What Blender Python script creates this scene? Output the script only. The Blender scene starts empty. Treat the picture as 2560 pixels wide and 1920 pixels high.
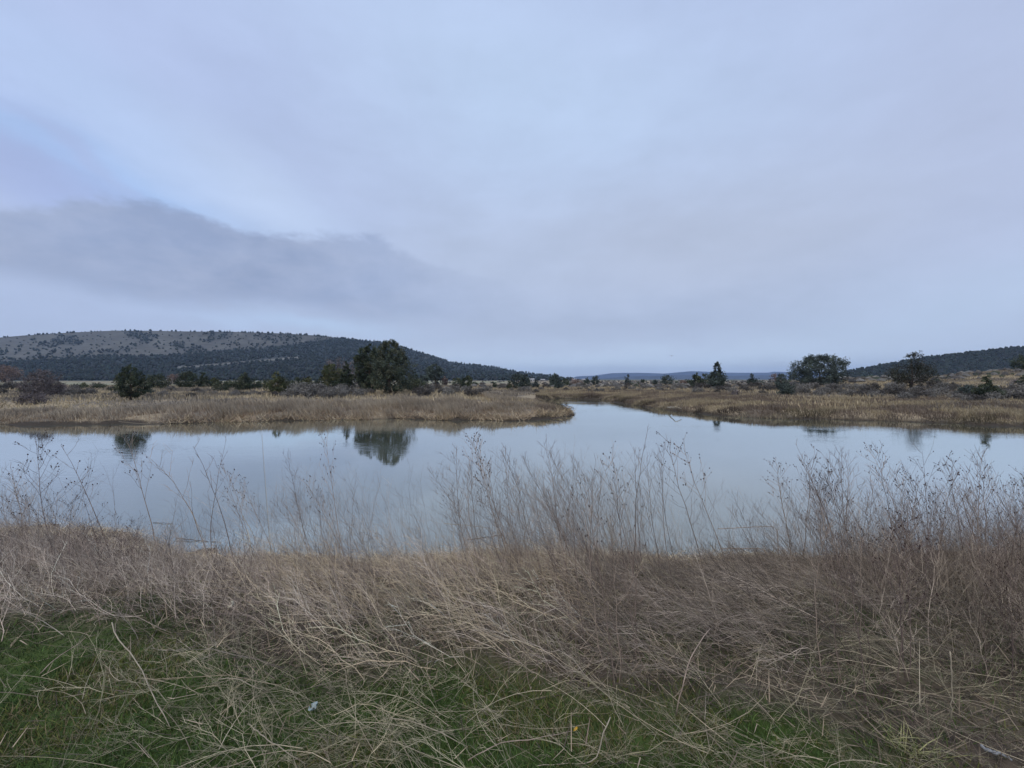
import bpy, math, random
import numpy as np
from mathutils import Matrix, Vector
rng = np.random.default_rng(11)
random.seed(5)
sc = bpy.context.scene
COL = sc.collection

# ------------------------------------------------------------------ camera
F = 1000.0            # focal length in photograph pixels (2560 wide)
CZ = 3.0              # camera height above the water
PITCH = math.atan(12 / F)
cp, sp = math.cos(PITCH), math.sin(PITCH)
cam = bpy.data.cameras.new('camera')
camo = bpy.data.objects.new('camera', cam)
COL.objects.link(camo)
camo.location = (0, 0, CZ)
camo.rotation_euler = (math.pi / 2 - PITCH, 0, 0)
cam.sensor_width = 36
cam.lens = 36 * F / 2560
cam.clip_start = 0.05
cam.clip_end = 30000
sc.camera = camo

def ray(px, py):
    a = (np.asarray(px, float) - 1280) / F
    b = (960 - np.asarray(py, float)) / F
    return a, b * sp + cp, b * cp - sp
def atY(px, py, Y):
    dx, dy, dz = ray(px, py)
    t = Y / dy
    return dx * t, Y, CZ + dz * t
def atZ(px, py, z=0.0):
    dx, dy, dz = ray(px, py)
    t = (z - CZ) / dz
    return dx * t, dy * t
def to_px(X, Y, Z):
    d = Y * cp - (Z - CZ) * sp
    u = Y * sp + (Z - CZ) * cp
    return 1280 + F * X / d, 960 - F * u / d

# ------------------------------------------------------------------ noise
def _h(ix, iy, s):
    n = (ix.astype(np.int64) * 374761393 + iy.astype(np.int64) * 668265263 + s * 974711) & 0x7fffffff
    n = ((n ^ (n >> 13)) * 1274126177) & 0x7fffffff
    return ((n ^ (n >> 16)) & 0xffff) / 65535.0
def vn(x, y, s=0):
    x = np.asarray(x, float); y = np.asarray(y, float)
    ix, iy = np.floor(x), np.floor(y)
    fx, fy = x - ix, y - iy
    fx = fx * fx * (3 - 2 * fx); fy = fy * fy * (3 - 2 * fy)
    a = _h(ix, iy, s); b = _h(ix + 1, iy, s); c = _h(ix, iy + 1, s); d = _h(ix + 1, iy + 1, s)
    return (a * (1 - fx) + b * fx) * (1 - fy) + (c * (1 - fx) + d * fx) * fy
def fbm(x, y, s=0, o=4):
    v = 0; amp = 0.5; tot = 0
    for k in range(o):
        v = v + amp * vn(np.asarray(x) * 2 ** k, np.asarray(y) * 2 ** k, s + k * 17); tot += amp; amp *= 0.5
    return v / tot
def ss(x):
    x = np.clip(x, 0, 1)
    return x * x * (3 - 2 * x)

# ------------------------------------------------------------------ shoreline and terrain
FARS = [(0,1062),(80,1063),(150,1061),(230,1062),(300,1058),(380,1060),(450,1059),(560,1055),(640,1055),(700,1051),(780,1052),
        (850,1049),(920,1050),(1000,1046),(1060,1049),(1100,1051),(1200,1050),(1260,1053),(1300,1052),(1370,1046),(1420,1040),
        (1436,1035),(1412,1025),(1385,1018),(1368,1012),(1352,1008),(1346,1001),(1400,996),(1500,999),(1560,1009),
        (1600,1016),(1650,1023),(1720,1030),(1780,1037),(1870,1044),(1960,1048),(2060,1047),(2130,1051),(2200,1052),
        (2300,1056),(2380,1058),(2450,1063),(2560,1066)]
NEARS = [(2560,1395),(2300,1390),(2100,1398),(1950,1405),(1800,1400),(1700,1398),(1560,1388),(1450,1380),(1300,1384),
         (1180,1392),(1050,1398),(940,1394),(850,1404),(740,1400),(640,1396),(560,1398),(500,1388),(430,1378),(380,1362),(310,1336),(200,1322),(100,1315),(0,1310)]
poly = [(-75, 30), (-48, 27)]
poly += [tuple(float(v) for v in atZ(*p)) for p in FARS]
poly += [(42, 26.5), (80, 34), (80, 9), (25, 7.3)]
poly += [tuple(float(v) for v in atZ(*p)) for p in NEARS]
poly += [(-25, 10), (-75, 12)]
poly = np.array(poly)
def sdist(X, Y):
    X = np.asarray(X, float); Y = np.asarray(Y, float)
    shp = X.shape; X = X.ravel(); Y = Y.ravel()
    best = np.full(X.shape, 1e9); inside = np.zeros(X.shape, bool)
    n = len(poly)
    for i in range(n):
        ax, ay = poly[i]; bx, by = poly[(i + 1) % n]
        ex, ey = bx - ax, by - ay
        t = np.clip(((X - ax) * ex + (Y - ay) * ey) / (ex * ex + ey * ey), 0, 1)
        best = np.minimum(best, (X - ax - ex * t) ** 2 + (Y - ay - ey * t) ** 2)
        c = ((ay > Y) != (by > Y)) & (X < (bx - ax) * (Y - ay) / (by - ay + 1e-12) + ax)
        inside ^= c
    d = np.sqrt(best)
    return np.where(inside, -d, d).reshape(shp)
RA = [.55, .70, .83, .95, 1.05, 1.15, 1.28, 1.6]
RR = [0, .9, 2.1, 2.3, 2.5, 3.7, 4.9, 6.5]
def ground(X, Y, sd=None):
    X = np.asarray(X, float); Y = np.asarray(Y, float)
    if sd is None: sd = sdist(X, Y)
    sd = sd + (vn(X * 1.7, Y * 1.7, 3) - .5) * np.where(Y < 14, .6, .5) + (vn(X * .5, Y * .5, 9) - .5) * np.where(Y < 14, .3, .7)
    near = Y < 15
    zn = 1.30 * ss(sd / 4.4) + (fbm(X * .9, Y * .9, 21) - .5) * .22 * ss(sd / 1.5)
    zf = .16 * ss(sd / .35) + .30 * ss(sd / 2.2) + .54 * ss(sd / 12) + (fbm(X * .15, Y * .15, 5) - .5) * .45 * ss(sd / 8)
    zi = -.9 * ss(-sd / 2.5)
    z = np.where(sd < 0, zi, np.where(near, zn, zf))
    a = X / np.maximum(Y, 1)
    rise = np.interp(a, RA, RR) * ss((Y - 42) / 85)
    z = z + np.where(Y > 40, rise, 0) + np.where(Y > 60, (fbm(X * .03, Y * .03, 31) - .5) * .5 * ss((Y - 60) / 60), 0)
    far = ss((np.hypot(X, Y) - 700) / 900)
    return z * (1 - far) + 1.0 * far
_S = np.concatenate([np.geomspace(1.2, 14, 260), np.geomspace(20, 600, 520)])
def hit(px, py):
    """where the sight line of a photograph pixel meets the ground (outside the water)"""
    X, Y, Z = atY(px, py, _S)
    g = ground(X, _S)
    below = (Z <= g) & (g > .01)
    k = int(np.argmax(below)) if below.any() else len(_S) - 1
    return float(X[k]), float(_S[k]), float(g[k])

# ------------------------------------------------------------------ mesh helpers
def mk(name, V, F4=None, F3=None, mat=None, parent=None, col=None, smooth=False, link=True):
    V = np.ascontiguousarray(V, np.float32).reshape(-1, 3)
    me = bpy.data.meshes.new(name)
    F4 = np.zeros((0, 4), np.int32) if F4 is None else np.asarray(F4, np.int32).reshape(-1, 4)
    F3 = np.zeros((0, 3), np.int32) if F3 is None else np.asarray(F3, np.int32).reshape(-1, 3)
    me.vertices.add(len(V)); me.vertices.foreach_set('co', V.ravel())
    li = np.concatenate([F4.ravel(), F3.ravel()]).astype(np.int32)
    me.loops.add(len(li)); me.loops.foreach_set('vertex_index', li)
    me.polygons.add(len(F4) + len(F3))
    st = np.concatenate([np.arange(len(F4)) * 4, len(F4) * 4 + np.arange(len(F3)) * 3]).astype(np.int32)
    me.polygons.foreach_set('loop_start', st)
    me.polygons.foreach_set('use_smooth', np.full(len(st), smooth))
    me.update(calc_edges=True)
    if col is not None:
        at = me.color_attributes.new('Col', 'FLOAT_COLOR', 'POINT')
        c = np.ones((len(V), 4), np.float32); c[:, :3] = col
        at.data.foreach_set('color', c.ravel())
    if mat: me.materials.append(mat)
    if not link: return me
    o = bpy.data.objects.new(name, me); COL.objects.link(o)
    if parent: o.parent = parent
    return o
def link(name, me, parent=None):
    o = bpy.data.objects.new(name, me); COL.objects.link(o)
    if parent: o.parent = parent
    return o
def tag(o, label=None, cat=None, group=None, kind=None):
    if label: o['label'] = label
    if cat: o['category'] = cat
    if group: o['group'] = group
    if kind: o['kind'] = kind
    return o
def empty(name, loc):
    o = bpy.data.objects.new(name, None); COL.objects.link(o); o.location = loc
    o.empty_display_size = .2
    return o

def tubes(P, R, side=3):
    """P (N,K,3), R (N,K) -> verts, quads of N thin tubes"""
    N, K, _ = P.shape
    T = np.gradient(P, axis=1)
    T /= np.linalg.norm(T, axis=2, keepdims=True) + 1e-9
    ref = np.array([.37, .91, .17]); 
    U = np.cross(T, ref); U /= np.linalg.norm(U, axis=2, keepdims=True) + 1e-9
    W = np.cross(T, U)
    ang = np.arange(side) * 2 * math.pi / side
    V = P[:, :, None, :] + R[:, :, None, None] * (np.cos(ang)[None, None, :, None] * U[:, :, None, :] + np.sin(ang)[None, None, :, None] * W[:, :, None, :])
    idx = np.arange(N * K * side).reshape(N, K, side)
    a = idx[:, :-1]; b = idx[:, 1:]
    Q = np.stack([a, np.roll(a, -1, 2), np.roll(b, -1, 2), b], -1).reshape(-1, 4)
    return V.reshape(-1, 3), Q
def tubecol(C, K, side=3):
    return np.repeat(C, K * side, axis=0)
def blades(B, D, W, curl=None, sidev=None):
    """flat tapering blades: base B (N,3), vector D (N,3), width W (N)"""
    N = len(B)
    if sidev is None:
        an = rng.uniform(0, math.pi, N)
        sidev = np.stack([np.cos(an), np.sin(an), np.zeros(N)], 1)
    if curl is None: curl = np.zeros((N, 3))
    S = sidev * W[:, None] * .5
    M = B + D * .55 + curl * .3
    T = B + D + curl
    T = T - np.array([0, 0, 1.]) * 0
    V = np.stack([B - S, B + S, M + S * .8, M - S * .8, T], 1).reshape(-1, 3)
    i = np.arange(N)[:, None] * 5
    Q = i + np.array([[0, 1, 2, 3]]); T3 = i + np.array([[3, 2, 4]])
    return V, Q, T3
def pick(pal, n, var=.12):
    pal = np.array(pal); c = pal[rng.integers(0, len(pal), n)]
    return np.clip(c * (1 + rng.normal(0, var, (n, 1))), .003, .9)

# ------------------------------------------------------------------ materials
def nodes(name):
    m = bpy.data.materials.new(name); m.use_nodes = True
    nt = m.node_tree; b = nt.nodes['Principled BSDF']
    b.inputs['Roughness'].default_value = .9
    b.inputs['Specular IOR Level'].default_value = .15
    return m, nt, b
def N(nt, t, **k):
    n = nt.nodes.new(t)
    for a, v in k.items():
        if a.startswith('i_'): n.inputs[a[2:]].default_value = v
        else: setattr(n, a, v)
    return n
def attr_mat(name, scale=0, lo=.8, hi=1.2, rough=.9, spec=.15, trans=0):
    m, nt, b = nodes(name)
    at = N(nt, 'ShaderNodeAttribute', attribute_name='Col')
    src = at.outputs['Color']
    if scale:
        tc = N(nt, 'ShaderNodeTexCoord')
        no = N(nt, 'ShaderNodeTexNoise'); no.inputs['Scale'].default_value = scale; no.inputs['Detail'].default_value = 5
        no.inputs['Roughness'].default_value = .65
        nt.links.new(tc.outputs['Object'], no.inputs['Vector'])
        mr = N(nt, 'ShaderNodeMapRange'); mr.inputs[1].default_value = .3; mr.inputs[2].default_value = .7
        mr.inputs[3].default_value = lo; mr.inputs[4].default_value = hi
        nt.links.new(no.outputs['Fac'], mr.inputs[0])
        mx = N(nt, 'ShaderNodeVectorMath', operation='SCALE')
        nt.links.new(src, mx.inputs[0]); nt.links.new(mr.outputs[0], mx.inputs['Scale'])
        src = mx.outputs[0]
    nt.links.new(src, b.inputs['Base Color'])
    b.inputs['Roughness'].default_value = rough; b.inputs['Specular IOR Level'].default_value = spec
    return m
def flat_mat(name, c, rough=.8, spec=.2, scale=8, var=.25):
    m, nt, b = nodes(name)
    tc = N(nt, 'ShaderNodeTexCoord'); no = N(nt, 'ShaderNodeTexNoise')
    no.inputs['Scale'].default_value = scale; no.inputs['Detail'].default_value = 4
    nt.links.new(tc.outputs['Object'], no.inputs['Vector'])
    cr = N(nt, 'ShaderNodeValToRGB')
    cr.color_ramp.elements[0].color = (*[v * (1 - var) for v in c], 1); cr.color_ramp.elements[1].color = (*[min(1, v * (1 + var)) for v in c], 1)
    cr.color_ramp.elements[0].position = .3; cr.color_ramp.elements[1].position = .7
    nt.links.new(no.outputs['Fac'], cr.inputs[0]); nt.links.new(cr.outputs[0], b.inputs['Base Color'])
    b.inputs['Roughness'].default_value = rough; b.inputs['Specular IOR Level'].default_value = spec
    return m
M_leaf = attr_mat('juniper foliage', 6, .8, 1.2)
M_bark = flat_mat('grey brown bark', (.10, .075, .06))
M_sage = attr_mat('sagebrush foliage', 6, .85, 1.15)
M_straw = attr_mat('dry stalks', 14, .8, 1.2, .75, .25)
M_grass = attr_mat('green blades', 10, .8, 1.2, .7, .25)
M_ground = attr_mat('soil and litter', 9, .65, 1.35)
M_hill = attr_mat('hillside', .035, .75, 1.25)
M_mount = attr_mat('haze tinted rock and forest', .004, .8, 1.2)
M_stem = flat_mat('weathered weed stem', (.21, .16, .13), .8, .2, 30, .4)
M_stem2 = flat_mat('pale weed stem', (.36, .28, .22), .8, .2, 30, .3)
M_stem3 = flat_mat('dark reddish stem', (.15, .112, .098), .8, .2, 30, .3)
M_seed = flat_mat('dark seed head', (.055, .035, .032), .9, .1, 60, .4)
M_pale = flat_mat('bleached stalk', (.36, .31, .23), .7, .2, 20, .25)
M_drift = flat_mat('wet driftwood', (.085, .065, .055), .7, .3, 20, .4)
M_white = flat_mat('white paint', (.62, .63, .63), .6, .3, 2, .08)
M_grey = flat_mat('weathered grey wood', (.27, .28, .29), .8, .2, 30, .3)
M_roof = flat_mat('grey roofing', (.30, .30, .31), .6, .3, 2, .1)
M_dark = flat_mat('dark glass and rubber', (.03, .03, .035), .3, .5, 2, .1)
M_wall = flat_mat('pale siding', (.45, .42, .38), .8, .2, 2, .1)

# water: dull grey-green body under a mirror that strengthens towards grazing angles
m, nt, b = nodes('still water'); M_water = m
out = nt.nodes['Material Output']; nt.nodes.remove(b)
di = N(nt, 'ShaderNodeBsdfDiffuse'); di.inputs[0].default_value = (.17, .19, .155, 1)
gl = N(nt, 'ShaderNodeBsdfGlossy'); gl.inputs[0].default_value = (.90, .93, .90, 1); gl.inputs['Roughness'].default_value = .018
lw = N(nt, 'ShaderNodeLayerWeight'); lw.inputs[0].default_value = .5
rp = N(nt, 'ShaderNodeValToRGB'); e = rp.color_ramp.elements
e[0].position = 0; e[0].color = (.10,) * 3 + (1,); e[1].position = 1; e[1].color = (1, 1, 1, 1)
for p, v in ((.45, .19), (.58, .30), (.75, .57), (.84, .83), (.93, .95)):
    k = e.new(p); k.color = (v, v, v, 1)
nt.links.new(lw.outputs['Facing'], rp.inputs[0])
mx = N(nt, 'ShaderNodeMixShader')
nt.links.new(rp.outputs[0], mx.inputs[0]); nt.links.new(di.outputs[0], mx.inputs[1]); nt.links.new(gl.outputs[0], mx.inputs[2])
nt.links.new(mx.outputs[0], out.inputs['Surface'])
tc = N(nt, 'ShaderNodeTexCoord')
def wavetex(sx, sy, sc_, det):
    mp = N(nt, 'ShaderNodeMapping'); mp.inputs['Scale'].default_value = (sx, sy, 1)
    nt.links.new(tc.outputs['Object'], mp.inputs[0])
    no = N(nt, 'ShaderNodeTexNoise'); no.inputs['Scale'].default_value = sc_; no.inputs['Detail'].default_value = det
    nt.links.new(mp.outputs[0], no.inputs['Vector']); return no.outputs['Fac']
w1 = wavetex(.8, 3.0, 2.2, 3); w2 = wavetex(.10, .22, 1.0, 2)
patch = N(nt, 'ShaderNodeMapRange'); patch.inputs[1].default_value = .45; patch.inputs[2].default_value = .68
patch.inputs[3].default_value = .12; patch.inputs[4].default_value = 1.0
nt.links.new(w2, patch.inputs[0])
mu = N(nt, 'ShaderNodeMath', operation='MULTIPLY'); nt.links.new(w1, mu.inputs[0]); nt.links.new(patch.outputs[0], mu.inputs[1])
bp = N(nt, 'ShaderNodeBump'); bp.inputs['Strength'].default_value = 1; bp.inputs['Distance'].default_value = .007
nt.links.new(mu.outputs[0], bp.inputs['Height'])
nt.links.new(bp.outputs[0], gl.inputs['Normal']); nt.links.new(bp.outputs[0], di.inputs['Normal'])

# ------------------------------------------------------------------ ground sheet
rad = np.concatenate([[0.0], np.geomspace(.5, 2.0, 20)[:-1], np.geomspace(2.0, 75, 330)[:-1], np.geomspace(75, 9000, 110)])
th = np.radians(np.concatenate([np.linspace(-64, 64, 560), np.linspace(64, 296, 90)[1:-1]]))
RG, TH = np.meshgrid(rad, th, indexing='ij')
X, Y = RG * np.sin(TH), RG * np.cos(TH)
SD = sdist(X, Y)
Z = ground(X, Y, SD)
def zone_mass(px, py):
    """1 where the brown weed mass stands on the near bank, 0 on the open green turf"""
    line = np.interp(px, [0, 150, 300, 480, 620, 850, 1000, 1150, 1400, 1600, 1800, 2000, 2200, 2400, 2560],
                     [1590, 1565, 1560, 1590, 1655, 1715, 1705, 1680, 1725, 1740, 1755, 1790, 1870, 1950, 2010])
    return ss((line - py) / 150 + .5)
gx, gy = to_px(X, np.maximum(Y, .3), Z)
nz = fbm(X * 2.5, Y * 2.5, 40); nz2 = fbm(X * .35, Y * .35, 41); nz3 = fbm(X * .05, Y * .05, 42)
green = np.array([.05, .08, .02]); brown = np.array([.065, .052, .04]); mud = np.array([.085, .07, .054])
litter = np.array([.14, .11, .08])  # brown and litter darkened: shade of the weed gaps put into the colour
mm = np.where(Y > 1.2, zone_mass(gx, gy), .2)
mm = np.clip(mm + (nz - .5) * .9, 0, 1)[..., None]
Cn = green * (1 - mm) + (brown * nz[..., None] + litter * (1 - nz[..., None])) * mm
Cn *= (.75 + .5 * vn(X * 1.1, Y * 1.1, 77))[..., None]
straw = np.array([.33, .27, .18]); dull = np.array([.18, .155, .12]); fieldg = np.array([.24, .25, .17]); sagec = np.array([.12, .115, .10])
t1 = ss((nz2 - .38) / .25)[..., None]; t2 = ss((nz3 - .4) / .2)[..., None]
Cf = dull * (1 - t1) + straw * t1
ff = (ss((Y - 95) / 60) * ss((-X - 0) / 60 + .6))[..., None]
Cf = Cf * (1 - ff) + (fieldg * t2 + straw * .8 * (1 - t2)) * ff
Cf *= (.8 + .4 * nz)[..., None]
shore = (1 - ss((SD - .1) / .5))[..., None]
C = np.where((Y < 15)[..., None], Cn, Cf) * (1 - shore) + mud * np.where(Y < 15, 1, .6)[..., None] * shore
C = np.where((np.hypot(X, Y) > 600)[..., None], np.array([.11, .115, .085]) * (.8 + .4 * nz3[..., None]), C)
nr, nth = X.shape
idx = np.arange(nr * nth).reshape(nr, nth)
a = idx[:-1]; b_ = idx[1:]
Q = np.stack([a, b_, np.roll(b_, -1, 1), np.roll(a, -1, 1)], -1)[1:].reshape(-1, 4)
T3 = np.stack([np.full(nth, idx[0, 0]), idx[1], np.roll(idx[1], -1)], -1)
o = mk('ground', np.stack([X, Y, Z], -1), Q[:, ::-1], T3[:, ::-1], M_ground, col=C.reshape(-1, 3), smooth=True); tag(o, kind='structure')

# water sheet
gxs = np.linspace(-90, 90, 3); gys = np.linspace(3, 70, 3)
WX, WY = np.meshgrid(gxs, gys)
o = mk('water', np.stack([WX, WY, WX * 0], -1), [[0, 1, 4, 3], [1, 2, 5, 4], [3, 4, 7, 6], [4, 5, 8, 7]], mat=M_water); tag(o, kind='structure')

# ------------------------------------------------------------------ hills
def hillgrid(name, xs, prof, Yb, Yr, zb, mat, colf, nx, ny, jit=0, power=1.25, back=True):
    pxs = np.linspace(xs[0], xs[-1], nx)
    ridge = np.interp(pxs, xs, prof)
    t = np.linspace(0, 1, ny)
    if back: t = np.concatenate([t, [1.15, 1.5, 2.0]])
    PXX, TT = np.meshgrid(pxs, t, indexing='ij')
    zr = CZ + (948 - ridge) / F * Yr
    Yd = Yb + (Yr - Yb) * TT
    tc_ = np.clip(TT, 0, 1)
    s = tc_ ** power
    s = s * (1 - .25 * (1 - tc_) * tc_ * 2)
    Zz = zb + (zr[:, None] - zb) * s
    Zz = np.where(TT > 1, zb + (zr[:, None] - zb) * np.clip(1 - (TT - 1) ** 2 * 1.0, 0, 1), Zz)
    Xx = (PXX - 1280) / F * Yd
    Zz = Zz + (fbm(Xx * .012, Yd * .012, 55) - .5) * jit * np.clip(tc_ * (1 - tc_) * 4, 0, 1)
    pyy = to_px(Xx, Yd, Zz)[1]
    n0, n1 = Xx.shape
    id_ = np.arange(n0 * n1).reshape(n0, n1)
    q = np.stack([id_[:-1, :-1], id_[1:, :-1], id_[1:, 1:], id_[:-1, 1:]], -1).reshape(-1, 4)
    o = mk(name, np.stack([Xx, Yd, Zz], -1), q, None, mat, col=colf(PXX, pyy, Xx, Yd).reshape(-1, 3), smooth=True)
    tag(o, kind='structure')
    return pxs, t, Xx, Yd, Zz, pyy
LX = [-900, -500, -200, 0, 58, 185, 290, 370, 490, 560, 640, 705, 791, 878, 950, 980, 1037, 1081, 1124, 1152, 1213, 1247, 1292, 1330, 1371, 1398, 1428, 1450]
LY = [900, 878, 853, 844, 839, 831, 826.5, 827, 829, 829, 831.5, 833.5, 839, 848, 855, 859, 877, 890, 904, 909, 914, 919, 929, 934, 938, 942, 946, 950]
DX = [-900, 0, 120, 250, 420, 500, 560, 650, 720, 780, 830, 900, 1500]
DY = [925, 908, 900, 890, 888, 882, 875, 870, 862, 854, 846, 830, 800]
def dens_left(px, py, X_, Y_):
    n = fbm(px * .018, py * .05, 60)
    n2 = fbm(px * .07, py * .11, 61)
    b = np.interp(px, DX, DY)
    d = ss((py - b) / 7 + .5)
    low = ss((py - 855) / 40) * ss((330 - px) / 150)
    mid = ss((px - 520) / 200)
    scat = np.clip(.02 + .42 * low + .40 * mid, 0, 1) * ss((n2 - .42) / .12)
    scat = np.maximum(scat, .55 * ss((n - .60) / .05))
    d = np.maximum(d, scat)
    road = np.exp(-((py - np.interp(px, [300, 480, 740, 800], [920, 917, 894, 890])) / 3.4) ** 2) * ((px > 430) & (px < 750))
    road2 = np.exp(-((py - (917 - (px - 170) * .01)) / 2.0) ** 2) * ((px > 170) & (px < 260)) * .6
    pale = np.exp(-(((px - 1060) / 45) ** 2 + ((py - 892 - (px - 1060) * .28) / 3) ** 2)) + .8 * np.exp(-(((px - 885) / 22) ** 2 + ((py - 881) / 4) ** 2))
    return d * (1 - np.clip(road + road2, 0, 1)) * (1 - .55 * pale * ss((n2 - .45) / .1))
def col_left(px, py, X_, Y_):
    d = dens_left(px, py, X_, Y_)[..., None]
    n = fbm(px * .02, py * .09, 71)[..., None]
    g = np.array([.068, .070, .070]) * (1 - n) + np.array([.125, .125, .11]) * n
    road = np.exp(-((py - np.interp(px, [300, 480, 740, 800], [920, 917, 894, 890])) / 1.6) ** 2) * ((px > 430) & (px < 750))
    d = d * (.9 + .08 * ss((px - 600) / 200))[..., None] * (1 - road[..., None]); g = g * (1 + .6 * road[..., None])
    return g * (1 - d) + np.array([.024, .034, .038]) * d  # forest floor tinted bluish, haze put into its colour
HL = hillgrid('hill_left', LX, LY, 560, 1500, .9, M_hill, col_left, 700, 90, 8)
RXs = [2060, 2085, 2109, 2140, 2177, 2253, 2329, 2405, 2506, 2544, 2600, 2750, 3000, 3400]
RYs = [952, 940, 931, 924, 918, 904, 893, 884, 873.5, 869, 862, 852, 850, 880]
def col_right(px, py, X_, Y_):
    n = fbm(px * .04, py * .1, 75)[..., None]
    return np.array([.018, .025, .022]) * (1 - n) + np.array([.035, .038, .032]) * n
HR = hillgrid('hill_right', RXs, RYs, 430, 720, 1.2, M_hill, col_right, 300, 50, 3)
MX = [1380, 1432, 1442, 1484, 1529, 1563, 1600, 1640, 1660, 1686, 1726, 1764, 1810, 1866, 1921, 1934, 1975, 1991, 2040, 2100, 2200, 2400]
MY = [949, 944.5, 941, 939, 933, 932, 932, 933, 934, 931.5, 928, 929, 931.5, 932, 931.5, 929, 930.5, 928, 929, 933, 940, 947]
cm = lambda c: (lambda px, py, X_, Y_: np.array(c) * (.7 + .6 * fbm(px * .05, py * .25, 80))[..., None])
hillgrid('mountain', MX, MY, 5200, 6400, .5, M_mount, cm([.05, .068, .125]), 300, 24, 30)  # base colour blued: part of the air's haze is painted in
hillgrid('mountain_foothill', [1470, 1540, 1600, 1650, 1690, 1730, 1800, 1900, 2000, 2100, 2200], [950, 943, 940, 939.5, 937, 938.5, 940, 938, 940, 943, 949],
         3900, 4500, .5, M_mount, cm([.045, .058, .09]), 240, 20, 15)  # foothill colour carries painted blue haze as well
# dark line of scrub across the far plain (x 1800-2000)

def tiny_trees(pos, h, w, cols):
    """many small ragged double cones in one mesh"""
    n = len(pos); k = 6
    an = np.arange(k) * 2 * math.pi / k
    ph = rng.uniform(0, 6.28, (n, 1))
    rr = w[:, None] * .5 * rng.uniform(.65, 1.25, (n, k))
    zz = h[:, None] * rng.uniform(.2, .5, (n, k))
    ring = np.stack([np.cos(an + ph) * rr, np.sin(an + ph) * rr, zz], -1) + pos[:, None]
    rr2 = rr * rng.uniform(.35, .8, (n, k)); zz2 = h[:, None] * rng.uniform(.6, .9, (n, k))
    ring2 = np.stack([np.cos(an + ph + .5) * rr2, np.sin(an + ph + .5) * rr2, zz2], -1) + pos[:, None]
    top = pos + np.stack([rng.normal(0, .05, n) * w, rng.normal(0, .05, n) * w, h], -1)
    bot = pos + np.array([0, 0, -.3])
    V = np.concatenate([ring, ring2, top[:, None], bot[:, None]], 1)
    T = []
    for i in range(k):
        j = (i + 1) % k
        T += [[i, j, 2 * k + 1][::-1], [i, j, k + i], [j, k + j, k + i], [k + i, k + j, 2 * k]]
    T = np.array(T)
    F3 = (np.arange(n)[:, None, None] * (2 * k + 2) + T).reshape(-1, 3)
    return V.reshape(-1, 3), F3, np.repeat(cols, 2 * k + 2, axis=0)
def sample_hill(H, n, densf, xlo, xhi, ylo, yhi):
    pxs, t, Xx, Yd, Zz, pyy = H
    out = []
    m_ = 0
    while m_ < n:
        c = n * 2
        px = rng.uniform(xlo, xhi, c); py = rng.uniform(ylo, yhi, c)
        i = np.clip(np.searchsorted(pxs, px), 1, len(pxs) - 1)
        i = np.where(rng.random(c) < .5, i, i - 1)
        nt_ = int((t <= 1).sum())
        for q in range(c):
            row = pyy[i[q], :nt_]
            if py[q] < row[-1] or py[q] > row[0]: continue
            k = np.searchsorted(-row, -py[q])
            k = min(max(k, 1), nt_ - 1)
            f = (row[k - 1] - py[q]) / (row[k - 1] - row[k] + 1e-9)
            p = [A[i[q], k - 1] * (1 - f) + A[i[q], k] * f for A in (Xx, Yd, Zz)]
            if rng.random() < densf(px[q], py[q], 0, 0):
                out.append(p); m_ += 1
                if m_ >= n: break
    return np.array(out)
pal_haze_forest = [[.026, .038, .038], [.031, .042, .041], [.036, .046, .043], [.033, .038, .043]]  # forest greens lifted and blued to paint haze into the trees
pos = sample_hill(HL, 9500, lambda *a: float(dens_left(*[np.array(v) for v in a])), -60, 1440, 826, 952)
# ridge-top trees
rx = rng.uniform(-40, 1420, 260); rx = rx[rng.random(260) < np.interp(rx, [0, 250, 600, 800, 1400], [.25, .4, .8, 1, 1])]
rp_ = np.stack([(rx - 1280) / F * 1490, np.full(len(rx), 1490.), CZ + (948 - np.interp(rx, LX, LY)) / F * 1490 - 1.5], 1)
pos = np.concatenate([pos, rp_])
h = rng.uniform(3.5, 7.5, len(pos)) * np.interp(pos[:, 1], [560, 1500], [.8, 1.05]); w = h * rng.uniform(.7, 1.2, len(pos))
V, F3, C_ = tiny_trees(pos, h, w, pick(pal_haze_forest, len(pos), .25))
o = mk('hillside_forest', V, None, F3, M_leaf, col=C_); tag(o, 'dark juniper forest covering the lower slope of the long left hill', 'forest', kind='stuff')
pos = sample_hill(HR, 3800, lambda *a: 1., 2070, 2620, 850, 950)
rx = rng.uniform(2100, 2600, 130)
rp_ = np.stack([(rx - 1280) / F * 716, np.full(len(rx), 716.), CZ + (948 - np.interp(rx, RXs, RYs)) / F * 716 - 1.8], 1)
pos = np.concatenate([pos, rp_]); h = rng.uniform(2.6, 5.2, len(pos)); w = h * rng.uniform(.7, 1.3, len(pos))
V, F3, C_ = tiny_trees(pos, h, w, pick(pal_haze_forest, len(pos), .25) * .9)
o = mk('ridge_forest', V, None, F3, M_leaf, col=C_); tag(o, 'dark continuous juniper forest on the rising ridge at far right', 'forest', kind='stuff')

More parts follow.
